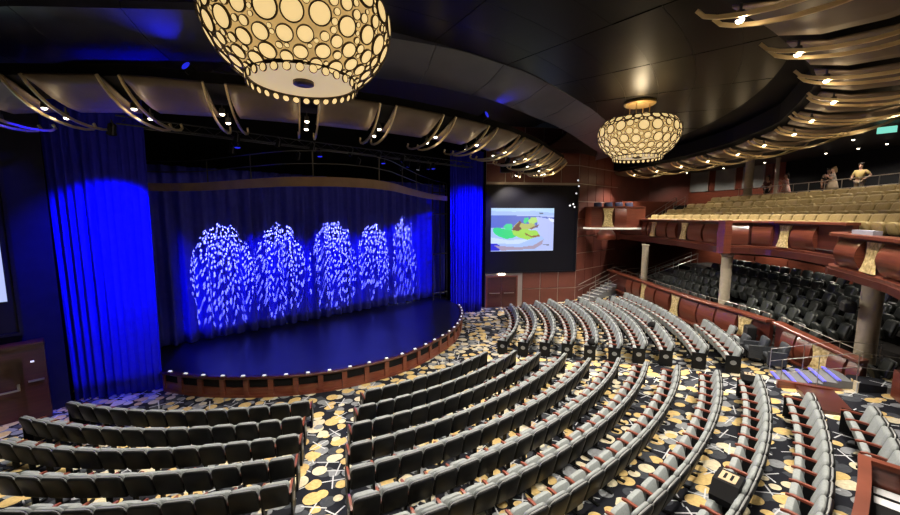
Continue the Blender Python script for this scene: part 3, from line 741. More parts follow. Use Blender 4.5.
# rear walls of mezzanine and balcony with panes
def rear_wall(name, r, th0, th1, z0, z1, pane_z0, pane_z1, step, parent_m, dark_from=None):
    mb = MB(); n = int((th1 - th0) / 2)
    for i in range(n):
        a_, b_ = th0 + (th1 - th0) * i / n, th0 + (th1 - th0) * (i + 1) / n
        mb.quad(P(r + .12, a_, z0), P(r + .12, b_, z0), P(r + .12, b_, z1), P(r + .12, a_, z1))
    wl_ = struct(mb.build(name, parent_m))
    return wl_
rw = rear_wall('wall_back', 29.4, 14, 76, 1.0, 5.2, 0, 0, 0, M['wooddark'])
rw2 = rear_wall('wall_back', 32.4, 4, 78, 6.5, 10.6, 0, 0, 0, M['black'])
def arc_slab(r, t0, t1, z0, z1, th_=0.06, n=4):
    mb = MB(); L = []
    for i in range(n + 1):
        t = t0 + (t1 - t0) * i / n
        L.append([P(r, t, z0), P(r - th_, t, z0), P(r - th_, t, z1), P(r, t, z1)])
    mb.loops(L); return mb
for k in range(9):      # mezzanine rear: red panels with panes over them
    t0 = 32 + 4.6 * k
    arc_slab(29.4, t0 + 0.05, t0 + 4.55, 1.2, 3.85).build('wall_panel', M['wood'], rw)
    arc_slab(29.4, t0 + 0.05, t0 + 1.2, 4.05, 4.95).build('wall_panel', M['wood'], rw)
    pn = arc_slab(29.4, t0 + 1.3, t0 + 4.5, 4.1, 4.9, 0.04).build('pane', M['glasspane'], rw)
for t0 in (34, 41, 48, 55, 62): arc_slab(29.38, t0, t0 + 7, 3.86, 3.96, 0.12).build('wall_rail', M['joint'], rw)
for k in range(5):      # balcony rear: red base, grey panes, red pillars
    t0 = 58.5 + 4.0 * k
    arc_slab(32.4, t0 + 0.04, t0 + 4.36, 7.0, 8.55).build('wall_panel', M['wood'], rw2)
    arc_slab(32.4, t0 + 0.04, t0 + 0.95, 8.6, 10.3).build('pillar_panel', M['wood'], rw2)
    arc_slab(32.4, t0 + 1.05, t0 + 4.3, 8.6, 10.3, 0.04).build('pane', M['glasspane'], rw2)
    arc_slab(32.36, t0 + 1.0, t0 + 1.12, 8.6, 10.3, 0.08, 1).build('mullion', M['joint'], rw2)
arc_slab(32.4, 57.0, 58.4, 7.0, 10.3).build('pillar_panel', M['armwood'], rw2)

# side wall between corner and balcony end, mid storey
QS = P(29.3, 76)
mb = MB(); wall_quad(mb, Q3, P(29.4, 74), 0, 12.5); wall_quad(mb, P(29.4, 74), P(33, 70), 4, 12.5); struct(mb.build('wall_corner', M['tile']))
# balcony end block, seen between box and balcony
eb = thing_at('balcony_end_wall', 'tall mahogany block closing the end of the balcony behind the box', 'wall block', P(23, 66, 4.6))
mb = MB(); L = [[P(22.4, 66.2, z), P(22.4, 70, z), P(29, 72, z), P(29, 66.2, z)] for z in (4.6, 7.6)]; mb.loops(L); part(mb, 'core', M['wood'], eb)
mb = MB(); L = [[P(24, 60, z), P(24, 60.6, z), P(31, 60.6, z), P(31, 60, z)] for z in (5.3, 8.3)]

# ------------------------------------------------------------------ small opera box on the right-hand wall
ob = thing_at('opera_box', 'small mahogany opera box with gilt plaque and pale lit underside on red wall', 'opera box', Vector((11.4, 26.6, 5.5)))
opth = Path([Vector((9.9, 27.6)), Vector((10.0, 26.7)), Vector((10.8, 26.3)), Vector((12.4, 26.2)), Vector((13.7, 26.3))], 120, 1)
OZ = 5.62
part(sweep(opth, [(0.0, OZ), (0.0, OZ + 1.42), (-0.2, OZ + 1.42), (-0.2, OZ)], 0, opth.len), 'parapet', M['wood'], ob)
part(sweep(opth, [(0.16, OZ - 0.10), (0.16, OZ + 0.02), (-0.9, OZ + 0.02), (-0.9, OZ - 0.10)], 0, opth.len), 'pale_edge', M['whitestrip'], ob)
part(sweep(opth, [(0.08, OZ + 1.42), (0.08, OZ + 1.5), (-0.25, OZ + 1.5), (-0.25, OZ + 1.42)], 0, opth.len), 'ledge', M['woodh'], ob)
for a_, b_ in ((592, 602), (614, 626)):
    barrel_panel(ob, opth, opth.find_px(a_, OZ + .7), opth.find_px(b_, OZ + .7), OZ + 0.12, OZ + 1.35, 0.0, 0.14)
ornament_part(ob, opth, opth.find_px(608, OZ + .7), OZ + 0.1, OZ + 1.38, 0.62, 0.02)
mb = MB(); L = [[(9.95, 27.3, z), (10.1, 26.75, z), (10.8, 26.4, z), (13.7, 26.4, z), (13.8, 28.6, z), (11.6, 28.3, z)] for z in (OZ - 0.05, OZ + 0.05)]; mb.loops(L); part(mb, 'floor_slab', M['wooddark'], ob)
# cone below the box, washed by a lamp
cn = MB(); cn.loops([[(11.35 + r * cos(pi + pi * j / 12 ), 27.1 + 0.0 + 0.9 * r * sin(pi + pi * j / 12), z) for j in range(13)] for r, z in ((0.40, OZ - 0.14), (0.66, OZ - 0.45), (0.72, OZ - 0.85), (0.15, OZ - 0.9))], ring=True)
part(cn, 'corbel', M['wood'], ob, True)
spot('corbel_wash', (11.1, 25.75, OZ - 0.2), (11.35, 26.4, OZ - 0.9), 14, (1.0, 0.55, 0.3), 120, 0.8, 0.05)

# ------------------------------------------------------------------ columns
COLUMNS = []
def column(label, loc, z0, z1, r, m='cream', group=None):
    o = thing('column', label, 'column', (loc.x, loc.y, z0))
    mb = MB(); h = z1 - z0
    mb.lathe([(r, 0.12), (r, h - 0.12)], 20); link('shaft', mb.mesh('shaft', M[m], True), o)
    smooth_by_angle(o.children[0].data, 40)
    mb = MB(); mb.lathe([(r * 1.25, 0), (r * 1.25, 0.07), (r * 1.02, 0.13)], 20); link('base', mb.mesh('base', M[m]), o)
    mb = MB(); mb.lathe([(r * 1.02, h - 0.13), (r * 1.22, h - 0.06), (r * 1.22, h)], 20); link('capital', mb.mesh('capital', M[m]), o); COLUMNS.append(o)
    return o
def on_path_px(path, px, off, zpx): return path.pt(path.find_px(px, zpx), off, 0)
column('slim cream column where the mezzanine front ends by the side stairs', on_path_px(mz1, 637, -0.5, 3.3), 1.42, 4.6, 0.2)
column('cream column rising from the mezzanine to the balcony pilaster', on_path_px(bl1, 724, -0.55, 4.3), 1.5, 4.6, 0.23)
column('thick cream column at the edge of the mezzanine above the stairs', P(24.2, 24.0), 0.95, 4.6, 0.27)
column('tall cream column behind the gold balcony seats', P(28.3, 54.9), 7.3, 10.3, 0.24)
column('slimmer cream column beside the red pillar on the balcony', P(30.0, 54.2), 7.3, 10.3, 0.11)

# ------------------------------------------------------------------ seats
def seat_meshes(fab, shell, rim, arm):
    ang = radians(13); up = (-sin(ang), 0, cos(ang)); out = (cos(ang), 0, sin(ang))
    org = (0.135, 0, 0.36)
    R = {}
    mb = MB(); pillow(mb, 0.535, 0.585, 0.10, [(0.03, -0.085), (0.006, -0.07), (0.0, -0.045), (0.004, -0.02), (0.02, -0.01)], org, up, out, 0, 3, True)
    R['back_shell'] = smooth_by_angle(mb.mesh('back_shell', M[shell]), 50)
    o2 = (0.135 - sin(ang) * 0.0, 0, 0.37)
    mb = MB(); pillow(mb, 0.515, 0.565, 0.095, [(0.02, -0.015), (0.004, 0.0), (0.0, 0.02), (0.02, 0.045), (0.08, 0.058)], o2, up, out, 0, 3, True)
    R['back_pad'] = smooth_by_angle(mb.mesh('back_pad', M[fab]), 50)
    # piping: pale tube painting a highlight along the shell's top edge
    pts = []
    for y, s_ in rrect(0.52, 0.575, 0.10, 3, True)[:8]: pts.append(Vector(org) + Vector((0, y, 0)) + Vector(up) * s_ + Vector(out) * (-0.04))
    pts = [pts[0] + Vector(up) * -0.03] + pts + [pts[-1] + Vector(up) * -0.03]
    mb = MB(); mb.tube(pts, 0.017, 5); R['rim_glint'] = smooth_by_angle(mb.mesh('rim_glint', M[rim]), 60)
    # cushion tipped up
    a2 = radians(14); up2 = (sin(a2), 0, cos(a2)); out2 = (cos(a2), 0, -sin(a2))
    mb = MB(); pillow(mb, 0.47, 0.40, 0.09, [(0.05, -0.06), (0.01, -0.045), (0.0, 0.0), (0.012, 0.04), (0.05, 0.055)], (0.27, 0, 0.27), up2, out2, 0, 3)
    R['seat_cushion'] = smooth_by_angle(mb.mesh('seat_cushion', M[fab]), 50)
    mb = MB(); L = []
    for x, z, w_, h in ((0.06, 0.60, 0.045, 0.035), (0.16, 0.615, 0.055, 0.045), (0.36, 0.625, 0.06, 0.045), (0.44, 0.61, 0.04, 0.035)):
        L.append([(x, -0.28 - w_ / 2, z - h / 2), (x, -0.28 + w_ / 2, z - h / 2), (x, -0.28 + w_ / 2, z + h / 2), (x, -0.28 - w_ / 2, z + h / 2)])
    mb.loops(L); R['armrest'] = mb.mesh('armrest', M[arm])
    mb = MB(); mb.box((0.22, -0.28, 0.31), (0.10, 0.035, 0.58)); mb.box((0.22, -0.28, 0.015), (0.34, 0.07, 0.03)); mb.box((0.13, -0.28, 0.50), (0.16, 0.03, 0.16))
    R['stanchion'] = mb.mesh('stanchion', M['shell'])
    mb = MB(); mb.box((0.22, -0.315, 0.34), (0.40, 0.02, 0.64)); R['end_panel'] = mb.mesh('end_panel', M[shell])
    mb = MB(); mb.loops([[(0.22 + r * cos(2 * pi * j / 14), y, 0.40 + r * sin(2 * pi * j / 14)) for j in range(14)] for r, y in ((0.085, -0.325), (0.085, -0.332), (0.065, -0.332), (0.065, -0.326))])
    R['emblem'] = mb.mesh('emblem', M['rim_glint'])  # emblem shares the pale glint colour
    return R
def flip_y(me, name):
    m2 = me.copy(); 
    for v in m2.vertices: v.co.y = -v.co.y
    m2.flip_normals(); return m2
GREY = seat_meshes('grey', 'shell', 'rim_glint', 'armwood')
GREY['armrest_r'] = flip_y(GREY['armrest'], 'armrest'); GREY['end_r'] = flip_y(GREY['end_panel'], 'end_panel'); GREY['emblem_r'] = flip_y(GREY['emblem'], 'emblem'); GREY['stanchion_r'] = flip_y(GREY['stanchion'], 'stanchion')
CHAR = seat_meshes('char', 'char', 'charglint', 'char')
GOLD = seat_meshes('gold', 'gold', 'gold', 'armwood')
def place_seat(kit, loc, rz, label, group, name, parts, left_end=False, right_end=False):
    o = thing(name, label, 'seat', loc, rz, group); o.scale = (1.2, 1, 1)
    for p in parts:
        link(p, kit[p], o)
    if left_end:
        e_ = link('end_panel', kit['end_panel'], o); link('emblem', kit['emblem'], e_)
    if right_end:
        link('armrest', kit['armrest_r'], o); link('stanchion', kit['stanchion_r'], o)
        e_ = link('end_panel', kit['end_r'], o); link('emblem', kit['emblem_r'], e_)
    return o
PITCH = 0.56
ROW_R = [11.93, 12.87, 13.8, 14.77, 15.73, 16.72, 17.65, 18.62, 19.72, 20.74, 21.70, 22.6]
ORD = ['first', 'second', 'third', 'fourth', 'fifth', 'sixth', 'seventh', 'eighth', 'ninth', 'tenth', 'eleventh', 'twelfth']
seat_spots = []
def seat_row(block, k, r, th_start, n, sgn, keep=None):
    step = math.degrees((0.572 if block == 'L' else PITCH) / r)
    for i in range(n):
        th = th_start + sgn * step * i
        p = P(r, th, zr(r)); 
        if not in_frame(p + Vector((0, 0, 0.9)), 14, 20) and not in_frame(p + Vector((0, 0, 0.4)), 14, 10): continue
        seat_spots.append((p.length, block, k, r, th, i == 0, i == n - 1, sgn))
LEFT_N = [13, 14, 16, 17, 18]
for k in range(5): seat_row('L', k, ROW_R[k], -25.6 if k else -25.0, LEFT_N[k], -1)
CL = [-14.4, -16.4, -17.9, -18.7, -19.2, -19.5, -19.7, -19.8, -19.9, -20.0, -20.0]
CR = [11.3, 13.8, 15.6, 16.6, 17.2, 17.3, 17.6, 17.4, 17.3, 16.9, 13.6]
for k in range(11):
    st_ = math.degrees(PITCH / ROW_R[k]); n = int(round((CR[k] - 0.8 - CL[k]) / st_)) + 1
    off = (CR[k] - 0.8) - st_ * (n - 1)
    seat_row('C', k, ROW_R[k], CL[k], n, 1)
RN = [22.6, 23.2, 24.4, 24.8, 24.6, 24.3, 24.6, 24.2, 23.7, 22.9]; RF = [54.4, 53.8, 55.3, 55.4, 54.5, 54, 52.6, 52.8, 53.5, 34.6]
for k in range(10):
    st_ = math.degrees(PITCH / ROW_R[k]); n = int((RF[k] - RN[k]) / st_) + 1
    seat_row('R', k, ROW_R[k], RN[k] + 0.6, n, 1)
seat_row('B', 11, 22.72, 11.2, 7, -1)
seat_spots.sort()
BL = {'L': 'block beside the wide blue curtain', 'C': 'block facing the stage front', 'R': 'block beside the mahogany wall', 'B': ''}
CHILD = ('back_shell', 'back_pad', 'rim_glint', 'seat_cushion', 'armrest', 'stanchion')
rest = []
def lateral(th): return AX + radians(th) + pi
for q, (dist, block, k, r, th, first, last, sgn) in enumerate(seat_spots):
    p = P(r, th, zr(r) + 0.002)
    if q >= 300: rest.append((p, lateral(th))); continue
    if block == 'B': lb = 'grey theatre seat in the short back row by the stairs and ledge'; gp = 'short back row by the stairs'
    else:
        lb = f'grey black-backed theatre seat, {ORD[k]} row from stage, {BL[block]}'; gp = f'{ORD[k]} row, {BL[block]}'
    # local -y is the seat's left when rz faces the stage; ends get panels
    lend = (last if sgn > 0 else first); rend = (first if sgn > 0 else last)
    if block != 'B' and (lend or rend):
        side = {'L': 'centre aisle end', 'C': 'mahogany wall side', 'R': 'far door side'}[block] if lend else {'L': 'door wall end', 'C': 'wide curtain side', 'R': 'centre aisle end'}[block]
        lb = f'aisle-end grey theatre seat, {ORD[k]} row, {BL[block]}, {side}'
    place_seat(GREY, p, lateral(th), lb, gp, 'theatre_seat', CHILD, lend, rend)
if rest:
    mats_ = [M['shell'], M['grey'], M['rim_glint'], M['armwood']]; mi_of = {'back_shell': 0, 'back_pad': 1, 'rim_glint': 2, 'seat_cushion': 1, 'armrest': 3, 'stanchion': 0}
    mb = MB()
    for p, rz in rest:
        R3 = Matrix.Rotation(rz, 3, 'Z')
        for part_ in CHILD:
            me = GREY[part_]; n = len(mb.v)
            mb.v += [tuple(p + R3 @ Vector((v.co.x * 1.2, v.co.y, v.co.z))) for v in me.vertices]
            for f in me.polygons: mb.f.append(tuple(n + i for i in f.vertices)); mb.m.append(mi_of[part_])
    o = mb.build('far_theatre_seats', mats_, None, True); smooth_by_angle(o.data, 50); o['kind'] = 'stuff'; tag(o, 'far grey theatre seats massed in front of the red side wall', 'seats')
print('SEATS', len(seat_spots), 'rest', len(rest))
# dark mezzanine seats
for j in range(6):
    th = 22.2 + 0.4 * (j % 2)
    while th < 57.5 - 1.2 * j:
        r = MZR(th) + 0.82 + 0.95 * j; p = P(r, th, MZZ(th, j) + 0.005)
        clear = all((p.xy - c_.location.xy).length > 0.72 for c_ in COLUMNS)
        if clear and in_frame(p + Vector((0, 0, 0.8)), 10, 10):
            place_seat(CHAR, p, lateral(th), f'charcoal theatre seat in the {ORD[j]} mezzanine row under the balcony', f'{ORD[j]} mezzanine row', 'charcoal_theatre_seat', ('back_shell', 'back_pad', 'rim_glint', 'seat_cushion', 'stanchion'))
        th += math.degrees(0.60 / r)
# gold balcony seats
GR = [(24.2, 5.625, 62.5), (25.0, 6.015, 61), (25.95, 6.395, 59.3), (26.9, 6.825, 57)]
for j, (r, z, thmax) in enumerate(GR):
    th = thmax; 
    while th > 8:
        p = P(r, th, z)
        if in_frame(p + Vector((0, 0, 0.8)), 30, 10):
            gs = place_seat(GOLD, p, lateral(th), f'gold upholstered seat in the {ORD[j]} row of the balcony', f'{ORD[j]} balcony row', 'gold_theatre_seat', ('back_shell', 'back_pad', 'seat_cushion', 'stanchion')); gs.scale = (1.1, 1.32, 1.0)
        th -= math.degrees(0.77 / r)

# ------------------------------------------------------------------ chandeliers
def chandelier_kit():
    b = MB(); n = 20
    lp = lambda r, z: [(r * cos(2 * pi * j / n), r * sin(2 * pi * j / n), z) for j in range(n)]
    b.loops([lp(0.87, -0.02), lp(0.87, 0.05)], mi=0)
    b.loops([lp(0.87, -0.10), lp(1.0, -0.10), lp(1.0, 0.12), lp(0.87, 0.12)], cap=False, mi=1)
    disc = b.mesh('disc', [M['disc'], M['discrim']])
    return disc
DISC = chandelier_kit()
CPROF = [(0.88, 0.0), (1.15, 0.22), (1.34, 0.48), (1.45, 0.78), (1.43, 1.06), (1.26, 1.30)]
def cprof(u):
    f = u * (len(CPROF) - 1); k = min(int(f), len(CPROF) - 2); q = f - k
    g = lambda i: CPROF[max(0, min(len(CPROF) - 1, i))]
    def cr(a, b, c, d): return 0.5 * (2 * b + (c - a) * q + (2 * a - 5 * b + 4 * c - d) * q * q + (3 * b - a - 3 * c + d) * q ** 3)
    return cr(g(k - 1)[0], g(k)[0], g(k + 1)[0], g(k + 2)[0]), cr(g(k - 1)[1], g(k)[1], g(k + 1)[1], g(k + 2)[1])
random.seed(21)
packed = []
def try_disc(u, ph, rad):
    R, z = cprof(u); p = Vector((R * cos(ph), R * sin(ph), z))
    for q, r2, _, _ in packed:
        if (p - q).length < (rad + r2) * 1.015: return False
    R2, z2 = cprof(min(1, u + 0.01)); R1, z1 = cprof(max(0, u - 0.01)); d = Vector((R2 - R1, z2 - z1)).normalized()
    nrm = Vector((d.y * cos(ph), d.y * sin(ph), -d.x)); packed.append((p, rad, nrm, 0)); return True
for u, rad, n, o_ in ((0.70, 0.185, 23, 0.0), (0.40, 0.165, 23, 0.08), (0.12, 0.125, 25, 0.05), (0.95, 0.14, 26, 0.1)):
    for i in range(n): try_disc(u + random.uniform(-0.025, 0.025), 2 * pi * i / n + o_ + random.uniform(-0.03, 0.03), rad * random.uniform(0.86, 1.04))
for rad, tries in ((0.12, 1500), (0.095, 3000), (0.07, 6000), (0.05, 9000)):
    for _ in range(tries):
        if len(packed) > 298: break
        try_disc(random.uniform(0.01, 1.0), random.uniform(0, 2 * pi), rad)
extra = []
for rad, tries in ((0.05, 5000), (0.036, 9000)):
    for _ in range(tries):
        if try_disc(random.uniform(0.01, 1.0), random.uniform(0, 2 * pi), rad): extra.append(packed[-1])
packed = packed[:-len(extra)] if extra else packed
xb = MB()
for p, rad, nrm, _ in extra:
    R3 = nrm.to_track_quat('Z', 'Y').to_matrix(); n0 = len(xb.v)
    for v in DISC.vertices: xb.v.append(tuple(p + R3 @ Vector((v.co.x * rad, v.co.y * rad, v.co.z * 0.12))))
    for f in DISC.polygons: xb.f.append(tuple(n0 + i for i in f.vertices)); xb.m.append(f.material_index)
XDISC = xb.mesh('tiny_discs', [M['disc'], M['discrim']])
def chandelier(loc, label):
    o = thing('chandelier', label, 'chandelier', loc)
    for p, rad, nrm, _ in packed:
        d = link('disc', DISC, o, p); d.rotation_euler = nrm.to_track_quat('Z', 'Y').to_euler(); d.scale = (rad, rad, rad * 1.0)
        d.scale[2] = 0.16
    td = link('tiny_discs', XDISC, o); td['kind'] = 'stuff'
    for i in range(30):     # fringe of small rings under the rim
        g = 2 * pi * i / 30; d = link('fringe_disc', DISC, o, (0.88 * cos(g), 0.88 * sin(g), -0.075)); d.rotation_euler = Vector((cos(g), sin(g), -0.15)).to_track_quat('Z', 'Y').to_euler(); d.scale = (0.062, 0.062, 0.12)
    b = MB(); b.lathe([(r - 0.13, z + 0.05) for r, z in CPROF[:5]], 40, cap=False); link('inner_drum', b.mesh('inner_drum', M['drum'], True), o)
    b = MB(); b.lathe([(0.84, 0.0), (0.84, 0.03)], 40); link('bottom_plate', b.mesh('bottom_plate', M['plate']), o)
    b = MB(); b.lathe([(0.10, -0.07), (0.17, -0.05), (0.17, 0.0)], 18); link('hub', b.mesh('hub', M['discrim']), o)
    for k in range(2):
        b = MB(); b.lathe([(CPROF[0][0] + 0.02, -0.02), (CPROF[0][0] + 0.02, 0.02), (CPROF[0][0] - 0.03, 0.02), (CPROF[0][0] - 0.03, -0.02)], 40, cap=False) if k == 0 else b.lathe([(1.26, 1.30), (1.26, 1.34), (1.21, 1.34), (1.21, 1.30)], 40, cap=False)
        link('rim_band', b.mesh('rim_band', M['discrim']), o)
    top = 10.80 - loc[2]
    for k in range(4):
        g = pi / 4 + k * pi / 2; b = MB(); b.tube([(0.36 * cos(g), 0.36 * sin(g), 0.3), (0.36 * cos(g), 0.36 * sin(g), top - 0.05)], 0.018, 6); link('rod', b.mesh('rod', M['brass']), o)
    b = MB(); b.lathe([(0.50, top - 0.12), (0.56, top - 0.08), (0.56, top - 0.005)], 28); link('canopy', b.mesh('canopy', M['brass']), o)
    d = bpy.data.lights.new('chandelier_bulb', 'POINT'); d.energy = 90; d.color = (1.0, 0.78, 0.48); d.shadow_soft_size = 0.25
    g_ = bpy.data.objects.new('chandelier_bulb', d); COL.objects.link(g_); g_.location = Vector(loc) + Vector((0, 0, 1.25))
chandelier(P(16.35, -22.75, 8.74) + Vector((0.12, 0, 0)), 'large round chandelier of cream discs hanging over the block facing the stage')
chandelier(P(16.9, 22.8, 8.76), 'round chandelier of cream discs hanging near the balcony ring and red walls')

# ------------------------------------------------------------------ catwalk over the stage
cw = Path([W(3.2, -8.4), W(3.4, -7.4), W(4.6, -6.3), W(7.2, -5.4), W(9.2, -4.6), W(10.2, -3.4), W(10.3, -2.2), W(9.6, -0.8), W(8.2, 0.8), W(6.2, 3.2), W(4.6, 5.4), W(3.6, 7.3)], 200, 1)
ck = thing_at('catwalk', 'curved tan catwalk with thin dark railing above the stage', 'catwalk', W(6, 0, 7.4))
part(sweep(cw, [(0, 7.42), (0, 7.72), (0.9, 7.72), (0.9, 7.66), (0.06, 7.66), (0.06, 7.42)], 0, cw.len, 0.3), 'fascia', M['catwalk'], ck, False)
for hz in (8.55, 8.15):
    mb = MB(); mb.tube([cw.pt(cw.len * i / 60, 0.08, hz) for i in range(61)], 0.018, 5); part(mb, 'rail', M['darkmetal'], ck)
for i in range(9):
    mb = MB(); q = cw.len * (i + 0.2) / 8.4; mb.tube([cw.pt(q, 0.08, 7.7), cw.pt(q, 0.08, 8.57)], 0.022, 5); part(mb, 'rail_post', M['darkmetal'], ck)

# ------------------------------------------------------------------ stage lighting: fixtures with real beams
def fixture_kit(lens):
    b = MB(); b.loops([[(r * cos(2 * pi * j / 12), r * sin(2 * pi * j / 12), z) for j in range(12)] for r, z in ((0.06, 0.24), (0.10, 0.20), (0.105, 0.0), (0.125, -0.08))])
    body = b.mesh('fixture_body', M['black'])
    b = MB(); b.loops([[(r * cos(2 * pi * j / 12), r * sin(2 * pi * j / 12), z) for j in range(12)] for r, z in ((0.11, -0.081), (0.09, -0.095))]); lm = b.mesh('lens', lens)
    b = MB(); b.box((0, 0.14, 0.12), (0.03, 0.015, 0.30)); b.box((0, -0.14, 0.12), (0.03, 0.015, 0.30)); b.box((0, 0, 0.28), (0.03, 0.295, 0.02)); ym = b.mesh('yoke', M['darkmetal'])
    return body, lm, ym
FIX = {'blue': fixture_kit(M['lampblue']), 'white': fixture_kit(M['lampwhite'])}
def fixture(loc, tgt, kind, label, group, energy=0, color=BLUE, size=30, blend=0.4, gobo=None, radius=0.03):
    o = thing('stage_light', label, 'stage light', loc, 0, group)
    o.rotation_mode = 'XYZ'; o.rotation_euler = (Vector(tgt) - Vector(loc)).to_track_quat('-Z', 'Y').to_euler()
    body, lm, ym = FIX[kind]; link('fixture_body', body, o); link('lens', lm, o); link('yoke', ym, o)
    if energy:
        dr = (Vector(tgt) - Vector(loc)).normalized()
        s_ = spot('stage_beam', Vector(loc) + dr * 0.2, tgt, energy, color, size, blend, radius)
        if gobo is not None:
            d = s_.data; d.use_nodes = True; nt = d.node_tree; em = nt.nodes['Emission']
            tc = nt.nodes.new('ShaderNodeTexCoord'); sx = nt.nodes.new('ShaderNodeSeparateXYZ'); nt.links.new(tc.outputs['Normal'], sx.inputs[0])
            cb = nt.nodes.new('ShaderNodeCombineXYZ')
            for k in (0, 1):
                dv = nt.nodes.new('ShaderNodeMath'); dv.operation = 'DIVIDE'; nt.links.new(sx.outputs[k], dv.inputs[0]); nt.links.new(sx.outputs[2], dv.inputs[1]); nt.links.new(dv.outputs[0], cb.inputs[k])
            mp = nt.nodes.new('ShaderNodeMapping'); mp.inputs['Location'].default_value = (gobo, gobo * 2, 0); mp.inputs['Scale'].default_value = (1.0, 1.0, 1)
            nt.links.new(cb.outputs[0], mp.inputs[0])
            vo = nt.nodes.new('ShaderNodeTexVoronoi'); vo.voronoi_dimensions = '2D'; vo.inputs['Scale'].default_value = 42; nt.links.new(mp.outputs[0], vo.inputs['Vector'])
            lt = nt.nodes.new('ShaderNodeMapRange'); lt.inputs[1].default_value = 0.30; lt.inputs[2].default_value = 0.22; lt.inputs[3].default_value = 0.0; lt.inputs[4].default_value = 1.0
            nt.links.new(vo.outputs['Distance'], lt.inputs[0]); nt.links.new(lt.outputs[0], em.inputs['Strength'])
    return o
# gobo spots that throw dappled pools of light on the backdrop
for i, (t, zt, wd) in enumerate(((-5.15, 6.25, 27), (-2.6, 6.5, 26), (0.3, 6.7, 28), (2.85, 6.4, 24), (5.0, 6.05, 22))):
    L0 = W(4.9 if i < 4 else 3.55, t, 9.0 if i < 4 else 9.3); fixture(L0, W(1.8, t, 4.4), 'white', f'stage light throwing dappled pool onto the backdrop from the truss', 'gobo lights over the stage', 26000, (0.75, 0.80, 1.0), wd, 0.10, gobo=3.1 * i + 1, radius=0.005)
for t in (-5.1, -3.6, -2.2, -0.4, 1.1, 2.5, 4.0, 5.5):
    fixture(W(5.5 if t < 3 else 3.9, t, 9.35), W(1.8, t, 3.7), 'blue', 'blue stage light on the truss washing the backdrop', 'blue wash lights over the stage', 2300, BLUE, 25, 0.55, radius=0.05)
for i in range(4):
    t = -5 + 3.3 * i; fixture(W(5.1, t, 9.2), W(5.6, t, 0.7), 'blue', 'blue stage light on the truss pointing down at the stage floor', 'blue lights for the stage floor', 45, (0.02, 0.02, 1.0), 60, 0.9, radius=0.05)
fixture(P(11.3, -50, 8.85), W(4.2, -9.15, 5.1), 'blue', 'blue stage light aimed at the wide side curtain', 'blue lights on the bridge', 6200, BLUE, 68, 0.95, radius=0.05)
fixture(P(11.2, 38, 9.3), W(4.3, 8.4, 5.2), 'blue', 'blue stage light aimed at the narrow side curtain', 'blue lights on the bridge', 5600, BLUE, 68, 0.9, radius=0.05)
fixture(P(11.6, -52, 9.5), W(4.3, -12.5, 6.0), 'blue', 'blue stage light aimed at the navy wall', 'blue lights on the bridge', 420, BLUE, 60, 0.9, radius=0.05)
fixture(P(12.6, 5, 9.95), P(14.0, 6, 10.5), 'blue', 'blue uplight on the bridge washing the curved soffit', 'blue uplights on the bridge', 260, (0.03, 0.03, 1.0), 70, 0.9, radius=0.05)
fixture(P(12.9, -34, 9.95), P(14.0, -36, 10.6), 'blue', 'blue uplight on the bridge washing the curved soffit', 'blue uplights on the bridge', 260, (0.03, 0.03, 1.0), 100, 0.9, radius=0.05)
# trusses in the dark above the stage
def truss(label, a_, t0, t1, z):
    o = thing_at('lighting_truss', label, 'truss', W(a_, 0, z))
    for da, dz in ((-0.18, 0), (0.18, 0), (0, 0.3)):
        mb = MB(); mb.tube([W(a_ + da, t0, z + dz), W(a_ + da, t1, z + dz)], 0.028, 6); part(mb, 'chord', M['darkmetal'], o)
    n = int((t1 - t0) / 0.7)
    for i in range(n):
        x0, x1 = t0 + (t1 - t0) * i / n, t0 + (t1 - t0) * (i + 1) / n
        mb = MB(); mb.tube([W(a_ - 0.18, x0, z), W(a_, (x0 + x1) / 2, z + 0.3), W(a_ + 0.18, x1, z)], 0.014, 4); part(mb, 'brace', M['darkmetal'], o)
truss('dark lighting truss above the stage backdrop carrying the dappled spots', 4.5, -8.5, 8.5, 9.55)
truss('dark lighting truss above the stage edge behind the tan bridge', 9.4, -6.5, 6.5, 10.4)

# ------------------------------------------------------------------ downlights added under the balcony to brighten seats and rear wall
for th in (26, 32, 38, 44, 50, 56):
    lamp(P(26.2, th, 4.56), P(26.2, th, 0), 'added downlight in the balcony underside lighting the charcoal seats', 'added downlights under the balcony', 75, 130)
for th in (44, 52, 60):
    lamp(P(28.4, th, 4.72), P(29.6, th, 2.5), 'added downlight lighting the red rear wall of the mezzanine', 'added downlights by the mezzanine rear wall', 160, 140)

# ------------------------------------------------------------------ stairs with blue nosings beside the mezzanine front
sr = thing_at('staircase', 'short carpeted stairs with glowing blue nosings beside the mahogany front', 'stairs', P(22.3, 22, 0.78))
def sector(r0, r1, t0, t1, z0, z1, mi=0, mb=None, n=3):
    mb = mb or MB(); L = []
    for i in range(n + 1):
        t = t0 + (t1 - t0) * i / n; L.append([P(r0, t, z0), P(r1, t, z0), P(r1, t, z1), P(r0, t, z1)])
    mb.loops(L, mi=mi); return mb
for k in range(5):
    r0 = 21.65 + 0.34 * k; z = 0.86 + 0.105 * k
    part(sector(r0, r0 + 0.34, 20.2, 23.2, 0.7, z), 'step', M['stairgrey'], sr)
    part(sector(r0 - 0.015, r0 + 0.07, 20.2, 23.2, z - 0.03, z + 0.012), 'blue_nosing', M['bluestrip'], sr)
part(sector(23.35, 25.6, 19.65, 21.4, 0.6, 1.36), 'landing', M['carpet'], sr)
part(sector(21.5, 24.6, 19.7, 20.15, 0.62, 1.02, n=1), 'stringer', M['wood'], sr)
